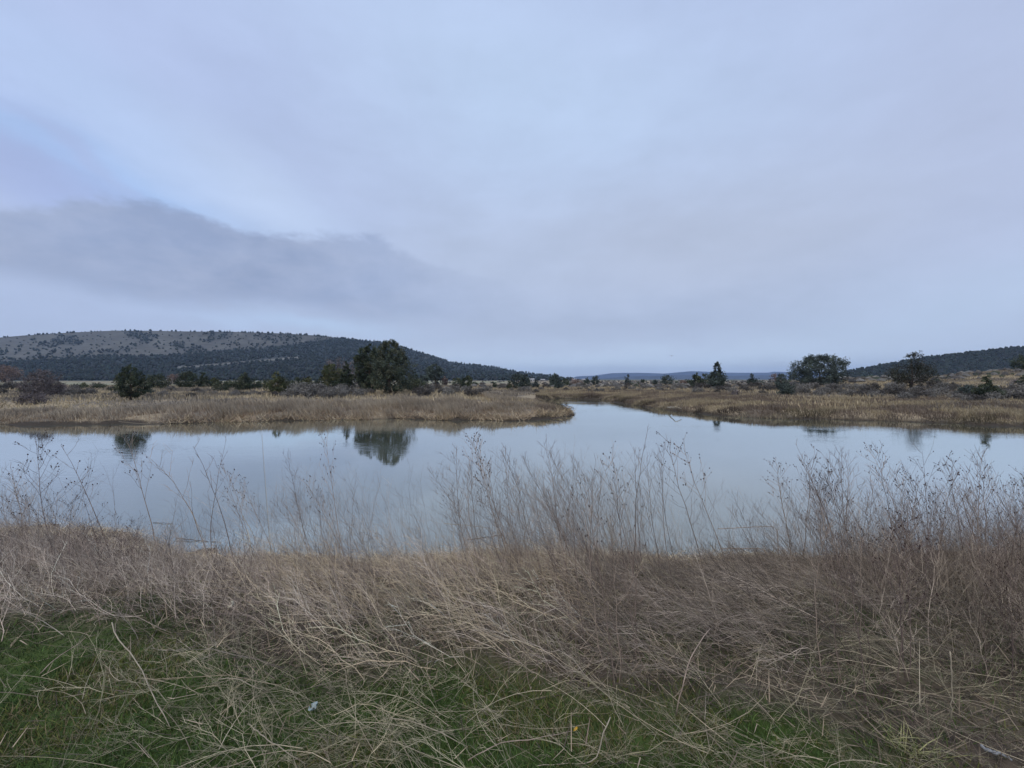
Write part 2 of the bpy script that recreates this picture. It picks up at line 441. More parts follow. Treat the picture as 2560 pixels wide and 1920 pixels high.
# ------------------------------------------------------------------ crowns of leaf clumps
def crown_mesh(h, prof, w, n, leaf, pal, clumps=60, lean=0., up=.6, z0=0., hollow=.55, var=.22):
    """h height, w full width, prof [(t, r 0..1)] outline; returns verts, tris, colours"""
    pt = np.array([p[0] for p in prof]); pr = np.array([p[1] for p in prof])
    tt = rng.random(clumps * 6)
    rr = np.interp(tt, pt, pr)
    keep = rng.random(len(tt)) < (rr / pr.max()) ** 1.3
    tt = tt[keep][:clumps]; rr = rr[keep][:clumps]; m_ = len(tt)
    an = rng.uniform(0, 2 * math.pi, m_)
    fr = np.sqrt(rng.uniform(hollow ** 2 * .3, 1, m_)) * rng.uniform(.75, 1.12, m_)
    cr = .5 * w * rr * fr
    c = np.stack([np.cos(an) * cr + lean * tt * h, np.sin(an) * cr, z0 + (h - z0) * tt], 1)
    cs = w * rng.uniform(.38, .85, m_) / math.sqrt(m_) * np.clip(.45 + rr / pr.max() * .6, .3, 1)
    # top leader clumps
    per = max(4, n // m_)
    d = np.clip(rng.normal(0, 1, (m_, per, 3)), -1.6, 1.6) * cs[:, None, None]
    outd = np.stack([np.cos(an), np.sin(an), np.full(m_, up * 2)], 1); outd /= np.linalg.norm(outd, axis=1)[:, None]
    d += outd[:, None, :] * (rng.random((m_, per, 1)) * cs[:, None, None] * 1.9)
    p = (c[:, None] + d).reshape(-1, 3)
    p[:, 2] = np.maximum(p[:, 2], .03)
    k = len(p)
    s = leaf * rng.uniform(.5, 1.3, (k, 1))
    e1 = rng.normal(0, 1, (k, 3)); e1[:, 2] += np.where(rng.random(k) < .6, 1.2 * up, 0); e1 /= np.linalg.norm(e1, axis=1)[:, None]
    e2 = np.cross(e1, rng.normal(0, 1, (k, 3))); e2 /= np.linalg.norm(e2, axis=1)[:, None]
    V = np.stack([p - e2 * s * .42, p + e2 * s * .42, p + e1 * s * 1.1], 1).reshape(-1, 3)
    F3 = np.arange(k * 3).reshape(k, 3)
    cc = pick(pal, m_, var); cc = np.repeat(cc, per, axis=0) * (1 + rng.normal(0, .12, (k, 1)))
    return V, F3, np.repeat(np.clip(cc, .004, .6), 3, axis=0), c
def trunk_mesh(h, r, cl, n=7, lean=0., forks=0):
    K = 7; t = np.linspace(0, 1, K)
    P = [np.stack([lean * t * h * .8 + np.cumsum(rng.normal(0, .015 * h, K)) * (t > 0), np.cumsum(rng.normal(0, .015 * h, K)) * (t > 0), t * h * .82 - .05], 1)]
    R = [r * (1 - t * .8)]
    main = P[0]
    if len(cl):
        for i in rng.integers(0, len(cl), n):
            e = cl[i] * np.array([.9, .9, 1]); tz = min(.8, max(.05, e[2] / h * .7 - .05)); k = tz / .82 * (K - 1); k0 = int(min(k, K - 2))
            s = main[k0] + (main[k0 + 1] - main[k0]) * (k - k0)
            u = t[:, None]
            q = s + (e - s) * u; q[:, 2] -= np.sin(u[:, 0] * math.pi) * .06 * h
            P.append(q); R.append(r * .38 * (1 - t * .75))
    return tubes(np.array(P), np.array(R), 5)
J = [[.052, .069, .046], [.070, .086, .052], [.042, .056, .042], [.086, .095, .060]]
JO = [[0.0938, 0.1063, 0.0525], [0.1187, 0.1187, 0.0625], [0.0725, 0.0875, 0.0475]]
JB = [[0.0688, 0.0875, 0.0800], [0.0875, 0.1100, 0.0925], [0.0575, 0.0725, 0.0688]]
BR = [[0.1625, 0.1400, 0.1375], [0.1375, 0.1225, 0.1250], [0.1125, 0.1025, 0.1075]]
RB = [[0.2250, 0.1688, 0.1438], [0.1875, 0.1438, 0.1250]]
P_tree = [(0, .35), (.1, .75), (.3, 1), (.5, .85), (.7, .6), (.88, .3), (1, .06)]
P_dome = [(0, .45), (.12, .85), (.35, 1), (.6, .95), (.8, .72), (.93, .42), (1, .15)]
P_bush = [(0, .75), (.2, 1), (.5, .95), (.75, .7), (.92, .4), (1, .15)]
P_cone = [(0, .8), (.15, 1), (.4, .75), (.7, .42), (.9, .18), (1, .04)]
P_spire = [(0, .45), (.1, .7), (.25, 1), (.42, .98), (.55, .72), (.62, .42), (.8, .34), (.92, .28), (1, .12)]
P_col = [(0, .4), (.15, .85), (.4, 1), (.7, .8), (.9, .4), (1, .1)]
P_rag = [(0, .3), (.12, .7), (.28, 1), (.45, .9), (.6, .55), (.72, .32), (.88, .36), (1, .12)]
P_high = [(0, .12), (.15, .25), (.3, .6), (.5, 1), (.75, .95), (.9, .6), (1, .2)]
def tree(px, pyb, pyt, wpx, prof, pal, label, cat='juniper', name='juniper_tree', dens=1., lean=0., z0=0., group=None, hollow=.5, up=.6, Yset=None):
    if Yset:
        x, y = (px - 1280) / F * Yset, Yset; z = float(ground(np.array([x]), np.array([y]))[0])
    else: x, y, z = hit(px, pyb)
    ztop = atY(px, pyt, y)[2]
    if wpx < 45: wpx = wpx * 1.15
    h = max(.5, ztop - z); w = wpx / F * y
    pix = y / 400.
    area = (h / pix) * (w / pix) * .75
    n = int(np.clip(area * 14 * dens, 420, 20000)); leaf = max(pix * 1.0, h * .022)
    e = empty(name, (x, y, z - .03))
    V, F3, Cc, cl = crown_mesh(h, prof, w * .90, n, leaf, pal, clumps=int(np.clip(n / 42, 26, 330)), lean=lean, z0=z0 * h, hollow=hollow, up=up)
    V2, Q2 = trunk_mesh(h, max(.05, .035 * h), cl, 8, lean)
    mk('trunk', V2, Q2, None, M_bark, e, smooth=True)
    mk('crown', V, None, F3, M_leaf, e, col=Cc)
    tag(e, label, cat, group)
    return e
GT = 'trees and shrubs scattered on the far bank'
T = [
 (108, 992, 926, 84, P_dome, BR, 'bare purplish brown leafless thicket, widest bush near the left edge', 'shrub', 'bare_shrub', .75, 0, 0),
 (14, 956, 917, 60, P_dome, RB, 'reddish brown leafless shrub cut by the left edge under the hill', 'shrub', 'bare_shrub', .9, 0, 0),
 (78, 1012, 985, 62, P_bush, BR, 'low dark brown bush at the foot of the bare thicket near left edge', 'shrub', 'bare_shrub', .9, 0, 0),
 (60, 984, 960, 18, P_cone, J, 'little dark juniper just left of the bare purplish thicket', 'juniper', 'juniper_tree', 1, 0, 0),
 (150, 980, 962, 22, P_bush, BR, 'small brown shrub at the right foot of the bare thicket', 'shrub', 'bare_shrub', 1, 0, 0),
 (193, 975, 964, 22, P_bush, J, 'very low dark shrub alone on the pale green field, left one', 'shrub', 'low_shrub', 1, 0, 0),
 (208, 971, 958, 14, P_bush, JO, 'very low olive shrub touching the dark one on pale field', 'shrub', 'low_shrub', 1, 0, 0),
 (249, 975, 963, 24, P_bush, J, 'low spreading dark shrub just left of the lone ragged juniper', 'shrub', 'low_shrub', 1, 0, 0),
 (327, 999, 909, 76, P_tree, J, 'lone ragged dark juniper on the left bank with a visible trunk foot', 'juniper', 'juniper_tree', 1.0, 0, .05),
 (368, 987, 968, 20, P_bush, J, 'small shrub tucked at the right foot of the lone ragged juniper', 'shrub', 'low_shrub', 1, 0, 0),
 (393, 972, 938, 52, P_bush, J, 'triangular dark juniper bush right of the lone ragged juniper', 'juniper', 'juniper_tree', 1, 0, 0),
 (468, 970, 932, 54, P_dome, J, 'broad dark juniper bush right of the white trailer roof', 'juniper', 'juniper_tree', 1.1, 0, 0),
 (509, 969, 934, 26, P_cone, J, 'slim pointed juniper touching the broad bush beside the trailer', 'juniper', 'juniper_tree', 1.1, 0, 0),
 (535, 969, 948, 24, P_bush, JO, 'low olive bush right of the slim pointed juniper', 'shrub', 'low_shrub', 1, 0, 0),
 (556, 980, 956, 34, P_bush, J, 'low wide juniper bush standing nearer than the olive bush', 'shrub', 'low_shrub', 1, 0, 0),
 (436, 958, 937, 22, P_dome, RB, 'small reddish brown leafless tree behind the white trailer', 'tree', 'bare_tree', .8, 0, 0),
 (610, 978, 932, 46, P_cone, J, 'pointed juniper with broad skirt, between low bushes left of centre', 'juniper', 'juniper_tree', 1.05, 0, 0),
 (580, 972, 950, 22, P_bush, J, 'small juniper bush at the left skirt of the pointed juniper', 'shrub', 'low_shrub', 1, 0, 0),
 (637, 974, 948, 22, P_bush, J, 'small juniper bush at the right skirt of the pointed juniper', 'shrub', 'low_shrub', 1, 0, 0),
 (659, 972, 953, 30, P_bush, J, 'low rounded juniper bush midway between two taller junipers', 'shrub', 'low_shrub', 1, 0, 0),
 (692, 988, 931, 44, P_tree, JO, 'upright olive green juniper reaching low toward the reeds', 'juniper', 'juniper_tree', 1.1, 0, 0),
 (718, 983, 950, 30, P_dome, J, 'rounded dark juniper attached to the right of the olive upright one', 'juniper', 'juniper_tree', 1.1, 0, 0),
 (741, 977, 947, 30, P_dome, J, 'small rounded juniper second right of the olive upright one', 'juniper', 'juniper_tree', 1, 0, 0),
 (767, 976, 943, 32, P_tree, JO, 'small ragged juniper left of the dense grove', 'juniper', 'juniper_tree', 1, 0, 0),
 (800, 974, 950, 34, P_bush, J, 'low dark bush filling the left end of the dense grove', 'shrub', 'low_shrub', 1, 0, 0),
 (828, 977, 912, 44, P_high, JO, 'round topped olive juniper at the left of the dense grove', 'juniper', 'juniper_tree', 1.15, 0, 0),
 (842, 960, 897, 56, P_dome, BR, 'brownish leafless tree showing behind the grove left of the two tallest trees', 'tree', 'bare_tree', .28, 0, 0),
 (880, 962, 900, 42, P_dome, BR, 'second brownish leafless tree directly behind the dense grove', 'tree', 'bare_tree', .3, 0, 0),
 (866, 983, 905, 46, P_tree, J, 'dark pointed juniper directly left of the two tallest trees', 'juniper', 'juniper_tree', 1.2, 0, 0),
 (849, 984, 950, 40, P_bush, J, 'low bush at the foot of the grove under the olive juniper', 'shrub', 'low_shrub', 1, 0, 0),
 (922, 985, 862, 76, P_dome, J, 'narrower left one of the two tallest dark junipers', 'juniper', 'juniper_tree', 1.3, 0, .03),
 (978, 987, 853, 112, P_dome, [[.075,.094,.068],[.096,.110,.075],[.062,.078,.060],[.115,.120,.078]], 'largest and tallest dark juniper in the whole view', 'juniper', 'juniper_tree', 1.25, 0, .03),
 (1035, 980, 938, 46, P_bush, J, 'low dark bush leaning on the right side of the tallest juniper', 'shrub', 'low_shrub', 1.1, 0, 0),
 (1062, 974, 938, 26, P_bush, JB, 'grey green bush between the tallest juniper and the leaning one', 'shrub', 'low_shrub', 1, 0, 0),
 (1092, 967, 912, 46, P_high, JB, 'leaning top heavy juniper right of the two tallest trees', 'juniper', 'juniper_tree', 1.1, -.12, 0),
 (1112, 966, 942, 14, P_col, RB, 'thin reddish dead shrub against the leaning top heavy juniper', 'shrub', 'bare_shrub', .9, 0, 0),
 (1142, 966, 948, 20, P_dome, J, 'small round dark bush on pale grass right of the leaning juniper', 'shrub', 'low_shrub', 1, 0, 0),
 (1168, 979, 941, 27, P_dome, J, 'egg shaped juniper on a short bare trunk in pale grass', 'juniper', 'juniper_tree', 1.1, 0, .2),
 (1187, 965, 957, 14, P_bush, J, 'tiny dark bush right of the egg shaped juniper', 'shrub', 'low_shrub', 1, 0, 0),
 (1237, 971, 957, 8, P_col, J, 'tiny thin juniper halfway to the two lobed juniper', 'juniper', 'juniper_tree', 1, 0, 0),
 (1273, 974, 951, 12, P_rag, J, 'small thin ragged juniper just left of the two lobed juniper', 'juniper', 'juniper_tree', 1, 0, 0),
 (1295, 973, 933, 32, P_dome, JB, 'left rounded lobe juniper standing near the centre gap', 'juniper', 'juniper_tree', 1.2, 0, 0),
 (1313, 973, 936, 24, P_dome, JB, 'right narrower juniper pressed against the rounded one near the centre gap', 'juniper', 'juniper_tree', 1.2, 0, 0),
 (1338, 972, 948, 17, P_tree, JB, 'small grey green juniper between the two round pairs at centre', 'juniper', 'juniper_tree', 1, 0, 0),
 (1386, 970, 936, 26, P_dome, JB, 'taller bushy juniper above the channel mouth', 'juniper', 'juniper_tree', 1.2, 0, 0),
 (1395, 974, 946, 22, P_bush, JB, 'shorter juniper in front of the bushy one above the channel mouth', 'juniper', 'juniper_tree', 1.2, 0, 0),
 (1413, 964, 948, 15, P_bush, J, 'little dark bush right of the channel mouth junipers', 'shrub', 'low_shrub', 1, 0, 0),
 (1440, 961, 952, 26, P_bush, RB, 'low reddish shrubs before the start of the blue mountains', 'shrub', 'bare_shrub', 1, 0, 0),
 (1467, 962, 946, 13, P_col, JB, 'small grey juniper left of the darker oval one on the plain', 'juniper', 'juniper_tree', 1, 0, 0),
 (1488, 963, 940, 16, P_dome, JB, 'oval dark juniper on the plain before the blue mountains', 'juniper', 'juniper_tree', 1.1, 0, 0),
 (1569, 964, 938, 12, P_col, JB, 'slim solitary column juniper on the plain left of the bird', 'juniper', 'juniper_tree', 1.1, 0, 0),
 (1607, 957, 950, 8, P_bush, J, 'tiny far juniper dot right of the slim column juniper', 'juniper', 'juniper_tree', 1, 0, 0),
 (1638, 966, 949, 10, P_col, JB, 'short narrow juniper left of the tufted one on the plain', 'juniper', 'juniper_tree', 1, 0, 0),
 (1668, 963, 940, 21, P_dome, JB, 'tufted round juniper on the plain beneath the bird', 'juniper', 'juniper_tree', 1, 0, 0),
 (1708, 962, 953, 12, P_bush, RB, 'low reddish shrub left of the pair with the tall spired juniper', 'shrub', 'bare_shrub', 1, 0, 0),
 (1722, 960, 953, 18, P_bush, J, 'low dark far bush beside the reddish shrub', 'shrub', 'low_shrub', 1, 0, 0),
 (1740, 973, 933, 26, P_tree, J, 'ovate juniper left of the tall spired one', 'juniper', 'juniper_tree', 1.2, 0, 0),
 (1760, 966, 938, 26, P_dome, J, 'round juniper half hidden between ovate and spired ones', 'juniper', 'juniper_tree', 1.1, 0, 0),
 (1792, 974, 906, 46, P_spire, JB, 'tall juniper with an upright spire above broad shoulders', 'juniper', 'juniper_tree', 1.3, 0, .06),
 (1882, 967, 938, 21, P_rag, JB, 'small pointed juniper alone right of the tall spired one', 'juniper', 'juniper_tree', 1, 0, 0),
 (1937, 955, 938, 20, P_dome, RB, 'faint brown leafless shrub left of the leaning two part juniper', 'tree', 'bare_tree', .6, 0, 0),
 (1954, 978, 936, 26, P_dome, JB, 'grey green upper tree of the two part juniper', 'juniper', 'juniper_tree', 1, 0, 0),
 (1966, 990, 960, 34, P_bush, JB, 'wide lower bush of the two part juniper', 'shrub', 'low_shrub', 1.1, 0, 0),
 (1982, 951, 932, 18, P_dome, J, 'small dark far juniper just left of the big round one', 'juniper', 'juniper_tree', 1, 0, 0),
 (2049, 965, 891, 126, [(0,.5),(.12,.8),(.3,.97),(.55,1),(.75,.9),(.9,.66),(1,.3)], JB, 'big round dense juniper near the start of the right hill', 'juniper', 'juniper_tree', 2.2, 0, 0),
 (2277, 974, 881, 106, P_rag, [[.05,.055,.04],[.06,.056,.045],[.04,.045,.036]], 'spindly see through juniper with a tufted top before the right hill', 'juniper', 'juniper_tree', .42, 0, .08),
 (2343, 958, 950, 10, P_bush, J, 'tiny dark bush on tan slope right of the spindly juniper', 'shrub', 'low_shrub', 1, 0, 0),
 (2466, 1002, 938, 40, P_rag, J, 'dark pointed conifer on the right bank among sagebrush', 'juniper', 'juniper_tree', 1.15, 0, 0),
 (2418, 996, 966, 42, P_bush, JB, 'wide dark bush left of the pointed conifer at right', 'shrub', 'low_shrub', 1, 0, 0),
 (2488, 998, 972, 24, P_bush, J, 'small bush right of the pointed conifer at right', 'shrub', 'low_shrub', 1, 0, 0),
 (2530, 925, 893, 46, P_bush, J, 'dark round juniper standing on the tan slope, upper of two at right edge', 'juniper', 'juniper_tree', 1.1, 0, 0),
 (2562, 926, 890, 40, P_bush, J, 'dark juniper cut by the right edge beside the round one on the slope', 'juniper', 'juniper_tree', 1.1, 0, 0),
 (2558, 966, 938, 16, P_bush, J, 'dark juniper bush cut by the right edge, lower on the slope', 'juniper', 'juniper_tree', 1, 0, 0),
 (2540, 962, 952, 16, P_bush, BR, 'tiny brownish bush on the tan slope near the right edge', 'shrub', 'low_shrub', 1, 0, 0),
 (1836, 990, 978, 18, P_bush, BR, 'small dark round shrub alone on the right bank below the pointed juniper', 'shrub', 'bare_shrub', 1.2, 0, 0),
]
for s in T:
    px, pyb, pyt, w_, prof, pal, lab, cat, nm, dn, ln, z0 = s
    tree(px, pyb, pyt, w_, prof, pal, lab, cat, nm, dn, ln, z0, GT)

# scattered junipers on the open upper hillside, each its own object
hm = []
for k in range(4):
    V, F3, C_ = tiny_trees(np.zeros((1, 3)), np.array([5.0]), np.array([6.0]), np.array([[.03, .042, .032]]))
    hm.append(mk('hillside_juniper', V, None, F3, M_leaf, col=C_, link=False))
cnt = 0; pts = sample_hill(HL, 190, lambda px, py, *_: .9 if (py > 836 and float(np.interp(px, DX, DY)) - py > 5 and px < 780) else 0., 2, 780, 830, 905)
for k, p in enumerate(pts):
    o = link('hillside_juniper', hm[k % 4]); o.location = p; s = random.uniform(.55, 1.15); o.scale = (s * 1.1, s * 1.1, s * .85); o.rotation_euler[2] = random.uniform(0, 6.28)
    left = p[0] / p[1] * F + 1280 < 380
    tag(o, 'tiny dark juniper dot on the bare upper left part of the long hill' if left else 'tiny dark juniper dot on the bare middle part of the long hill',
        'juniper', 'junipers dotted over the bare upper left hillside' if left else 'junipers dotted over the bare middle hillside')

# ------------------------------------------------------------------ sagebrush, each bush an object
SG = [[.155, .152, .14], [.185, .178, .165], [.13, .126, .12], [.21, .20, .175]]
SGD = [[.09, .085, .08], [.11, .10, .09], [.075, .072, .068]]
sm = []
for k in range(8):
    V, F3, C_, cl = crown_mesh(1., P_bush, 1.7, 1500 , .13, SG if k < 5 else SGD, clumps=34, hollow=.6, up=.5)
    me = mk('crown', V, None, F3, M_sage, col=C_, link=False)
    V2, Q2 = trunk_mesh(.8, .035, cl, 9)
    sm.append((me, mk('stem', V2, Q2, None, M_bark, link=False)))
def sage(px, py, hpx, k, label, group):
    x, y, z = hit(px, py)
    s = hpx / F * y
    e = empty('sagebrush', (x, y, z - .03)); e.scale = (s * random.uniform(.85, 1.25), s, s); e.rotation_euler[2] = random.uniform(0, 6.28)
    link('stem', sm[k][1], e); link('crown', sm[k][0], e)
    tag(e, label, 'sagebrush', group)
zones = [ # x0,x1,y0,y1,n,h0,h1,dark share,label,group
 (725, 880, 984, 997, 15, 16, 25, .1, 'grey rounded sagebrush in the row before the dense grove', 'sagebrush in front of the dense grove'),
 (885, 925, 986, 992, 3, 12, 19, .1, 'grey sagebrush at the foot of the narrower tall juniper', 'sagebrush under the narrower tall juniper'),
 (575, 725, 983, 993, 13, 8, 12, .2, 'low grey sagebrush below the olive upright juniper', 'sagebrush below the olive upright juniper'),
 (0, 250, 970, 990, 20, 9, 16, .4, 'grey sagebrush around the bare purplish thicket at left', 'sagebrush at the far left'),
 (255, 560, 978, 996, 20, 6, 11, .35, 'low sagebrush around the lone ragged juniper', 'sagebrush near the lone ragged juniper'),
 (1025, 1225, 976, 993, 17, 11, 19, .55, 'dark grey sagebrush around the egg shaped juniper', 'sagebrush around the egg shaped juniper'),
 (1225, 1400, 968, 984, 13, 6, 11, .4, 'low brownish sagebrush below the centre junipers', 'sagebrush below the centre junipers'),
 (1400, 1560, 964, 981, 22, 5, 9, .4, 'grey sagebrush on the plain above the channel mouth', 'sagebrush above the channel mouth'),
 (1560, 1740, 966, 982, 22, 5, 9, .4, 'grey sagebrush on the plain beneath the bird', 'sagebrush beneath the bird'),
 (1740, 1960, 968, 986, 24, 8, 15, .5, 'grey sagebrush below the tall spired juniper', 'sagebrush below the spired juniper'),
 (1960, 2230, 968, 995, 34, 9, 17, .4, 'grey sagebrush on the bank below the big round juniper', 'sagebrush below the big round juniper'),
 (2230, 2400, 968, 1003, 24, 10, 18, .45, 'grey sagebrush on the bank below the spindly juniper', 'sagebrush below the spindly juniper'),
 (2400, 2575, 978, 1008, 22, 12, 22, .55, 'dark sagebrush around the pointed conifer at right', 'sagebrush around the pointed conifer'),
]
for x0, x1, y0, y1, n, h0, h1, dk, lab, gr in zones:
    for i in range(n):
        px = x0 + (x1 - x0) * (i + random.random()) / n
        sage(px, random.uniform(y0, y1), random.uniform(h0, h1), random.choice([5, 6, 7]) if random.random() < dk else random.randrange(5), lab, gr)

# ------------------------------------------------------------------ far-bank reeds, grasses
def scatter(n, x0, x1, y0, y1, test):
    X_ = rng.uniform(x0, x1, n); Y_ = rng.uniform(y0, y1, n)
    s = sdist(X_, Y_); k = test(X_, Y_, s); X_, Y_, s = X_[k], Y_[k], s[k]
    return X_, Y_, ground(X_, Y_, s), s
# tall reeds on the left bank and peninsula
def in_reed(X_, Y_, s):
    px = 1280 + F * X_ / Y_
    w = np.interp(px, [-300, 0, 300, 600, 1200, 1390, 1440], [3.0, 3.2, 4.0, 6.5, 7.5, 4, 2])
    return (s > .05) & (s < w) & (px < 1425) & (Y_ > 18) & (Y_ < 52) & (rng.random(len(X_)) < .15 + .85 * ss((vn(X_ * .8, Y_ * .8, 90) - .3) / .25))
X_, Y_, Z_, s_ = scatter(300000, -46, 7, 22, 50, in_reed)
n = len(X_)
tall = np.interp(1280 + F * X_ / Y_, [-200, 100, 350, 500, 1150, 1300, 1440], [.48, .52, .74, .86, .84, .5, .22])
h = .88 * tall * rng.uniform(.55, 1.2, n) * (.72 + .5 * vn(X_ * 2.6, Y_ * 1.3, 92)) * (.55 + .85 * vn(X_ * .7, Y_ * .7, 91)) * np.interp(s_, [0, .8, 2.5], [.55, .9, 1.])
D = np.stack([-h * rng.uniform(-.08, .42, n), rng.normal(0, .15, n) * h, h], 1)
curl = np.stack([-h * rng.uniform(0, .25, n), rng.normal(0, .05, n), -h * rng.uniform(0, .12, n)], 1)
V, Q, F3 = blades(np.stack([X_, Y_, Z_ - .03], 1), D, rng.uniform(.018, .04, n), curl)
rp2 = ss((fbm(X_ * .55, Y_ * .55, 93) - .38) / .24)[:, None]
c0 = pick([[.34, .245, .15], [.28, .18, .115], [.42, .32, .20]], n, .2) * rp2 + pick([[.20, .13, .085], [.17, .12, .09]], n, .2) * (1 - rp2)
c1 = pick([[.32, .28, .21], [.26, .225, .175], [.37, .32, .24]], n, .15) * (.75 + .45 * vn(X_ * .5, Y_ * .5, 94))[:, None]
C_ = np.stack([c0, c0, c0 * .25 + c1 * .75, c0 * .25 + c1 * .75, c1], 1).reshape(-1, 3)
o = mk('reeds', V, Q, F3, M_straw, col=C_); tag(o, 'band of tall dry brown reeds along the left bank and its point', 'reeds', kind='stuff')
# bent pale reeds at the waterline
X_, Y_, Z_, s_ = scatter(130000, -44, 8, 22, 40, lambda x, y, s: (s > -.15) & (s < .8) & (rng.random(len(x)) < np.maximum(.8 * ss((vn(x * .5, y * .5, 95) - .45) / .2), .9 * np.exp(-((x / y + .62) / .16) ** 2))) & (1280 + F * x / y < 1436))
n = len(X_); an = rng.uniform(0, 2 * math.pi, n); L = rng.uniform(.3, 1.0, n)
D = np.stack([np.cos(an) * L * .8, np.sin(an) * L * .4, rng.uniform(-.05, .75, n) * L], 1)
V, Q, F3 = blades(np.stack([X_, Y_, np.maximum(Z_, 0) + .02], 1), D, rng.uniform(.02, .045, n))
V[:, 2] = np.maximum(V[:, 2], .01)
o = mk('fallen_reeds', V, Q, F3, M_straw, col=np.repeat(pick([[.46, .36, .23], [.36, .27, .17], [.54, .45, .31], [.24, .17, .12]], n), 5, axis=0))
tag(o, 'pale bent and fallen reeds at the waterline of the left bank', 'reeds', kind='stuff')
# grass on the right bank
def in_rb(X_, Y_, s):
    px = 1280 + F * X_ / Y_
    return (s > -.12) & (px > 1340) & (Y_ > 18) & (s < 16) & (rng.random(len(X_)) < .35 + .65 * ss((vn(X_ * .7, Y_ * .7, 97) - .05) / .3))
X_, Y_, Z_, s_ = scatter(560000, 2, 62, 20, 76, in_rb)
n = len(X_); h = rng.uniform(.14, .42, n) * (.5 + vn(X_ * .9, Y_ * .9, 98)) * np.interp(s_, [-.1, .3, 1.2, 4], [.55, 1., 1.05, .9])
D = np.stack([rng.normal(-.15, .35, n) * h, rng.normal(0, .3, n) * h, h], 1)
V, Q, F3 = blades(np.stack([X_, Y_, Z_ - .02], 1), D, rng.uniform(.02, .045, n))
g = ss((fbm(X_ * .4, Y_ * .7, 99) - .46) / .14)[:, None]
g2 = (ss((fbm(X_ * .6, Y_ * .6, 103) - .5) / .12) * ss((2.5 - s_) / 1.5))[:, None]
c0 = pick([[.19, .15, .115], [.22, .175, .13], [.14, .112, .09]], n) * (1 - g) + pick([[.37, .31, .20], [.30, .25, .165]], n) * g
c0 = c0 * (1 - g2 * .6) * np.interp(s_, [0, .5], [.7, 1])[:, None]
o = mk('dry_grass', V, Q, F3, M_straw, col=np.repeat(c0, 5, axis=0)); tag(o, 'tan and brown dry grass along the right bank', 'grass', kind='stuff')
# dry grass over the plain behind both banks
def in_pl(X_, Y_, s): return (s > 3) & (np.abs(X_) < Y_ * 1.45)
X_, Y_, Z_, s_ = scatter(330000, -175, 175, 30, 120, in_pl)
n = len(X_); h = rng.uniform(.15, .5, n) * (.4 + 1.1 * vn(X_ * .3, Y_ * .3, 101))
D = np.stack([rng.normal(-.1, .3, n) * h, rng.normal(0, .3, n) * h, h], 1)
V, Q, F3 = blades(np.stack([X_, Y_, Z_ - .02], 1), D, rng.uniform(.04, .10, n))
g = ss((fbm(X_ * .08, Y_ * .2, 102) - .42) / .16)[:, None]
pxm = 1280 + F * X_ / Y_
g = np.maximum(g, (ss((330 - pxm) / 80) * ss((9 - s_) / 3))[:, None])
c0 = pick([[.19, .165, .125], [.22, .19, .145], [.16, .14, .12]], n) * (1 - g) + pick([[.44, .36, .23], [.37, .31, .20]], n) * g
o = mk('meadow_grass', V, Q, F3, M_straw, col=np.repeat(c0, 5, axis=0)); tag(o, 'dry tan meadow grass on the plain behind both banks', 'grass', kind='stuff')
# far scrub
X_ = rng.uniform(-1, 1.4, 2600); Y_ = np.exp(rng.uniform(math.log(85), math.log(480), 2600)); X_ = X_ * Y_
k = (X_ / Y_ > .1) | (rng.random(len(X_)) < .22); X_, Y_ = X_[k], Y_[k]
Z_ = ground(X_, Y_); h = rng.uniform(.4, 1.1, len(X_))
V, F3, C_ = tiny_trees(np.stack([X_, Y_, Z_], 1), h, h * rng.uniform(1.3, 2.6, len(X_)), pick(SG + SGD + [[.06, .07, .05]], len(X_), .15) * .8)
o = mk('far_scrub', V, None, F3, M_sage, col=C_); tag(o, 'low grey and brown scrub dotting the distant plain', 'scrub', kind='stuff')

# ------------------------------------------------------------------ near bank: turf
def near_pts(n, y0, y1, ext=1.42):
    Y_ = np.sqrt(rng.uniform(y0 ** 2, y1 ** 2, n)); X_ = rng.uniform(-ext, ext, n) * Y_
    return X_, Y_
X_, Y_ = near_pts(430000, 1.35, 5.2)
s_ = sdist(X_, Y_); Z_ = ground(X_, Y_, s_); px, py = to_px(X_, Y_, Z_)
mass = zone_mass(px, py)
k = (s_ > .6) & (rng.random(len(X_)) < np.clip(1.0 - .86 * mass + (fbm(X_ * 2, Y_ * 2, 110) - .5) * .9, .04, 1))
X_, Y_, Z_, mass = X_[k], Y_[k], Z_[k], mass[k]; n = len(X_)
tuft = vn(X_ * 5, Y_ * 5, 111)
h = rng.uniform(.022, .06, n) * (.6 + .9 * tuft)
D = np.stack([rng.normal(-.1, .5, n) * h, rng.normal(0, .5, n) * h, h], 1)
V, Q, F3 = blades(np.stack([X_, Y_, Z_ - .004], 1), D, rng.uniform(.0022, .0048, n), np.stack([rng.normal(0, .3, n) * h, rng.normal(0, .3, n) * h, -.25 * h], 1))
g = fbm(X_ * 1.3, Y_ * 1.3, 112)[:, None]
gc = pick([[.055, .098, .022], [.075, .12, .026], [.042, .078, .02]], n, .25) * (1 - .0 * g)
gy_ = pick([[.12, .13, .03], [.16, .13, .07]], n, .2)
t = ((g > .56) & (rng.random((n, 1)) < .6)) | (rng.random((n, 1)) < .06)
c0 = np.where(t, gy_, gc)
o = mk('turf', V, Q, F3, M_grass, col=np.repeat(c0, 5, axis=0)); tag(o, 'short green grass showing through the dead stalks in the foreground', 'grass', kind='stuff')
print('turf', n)

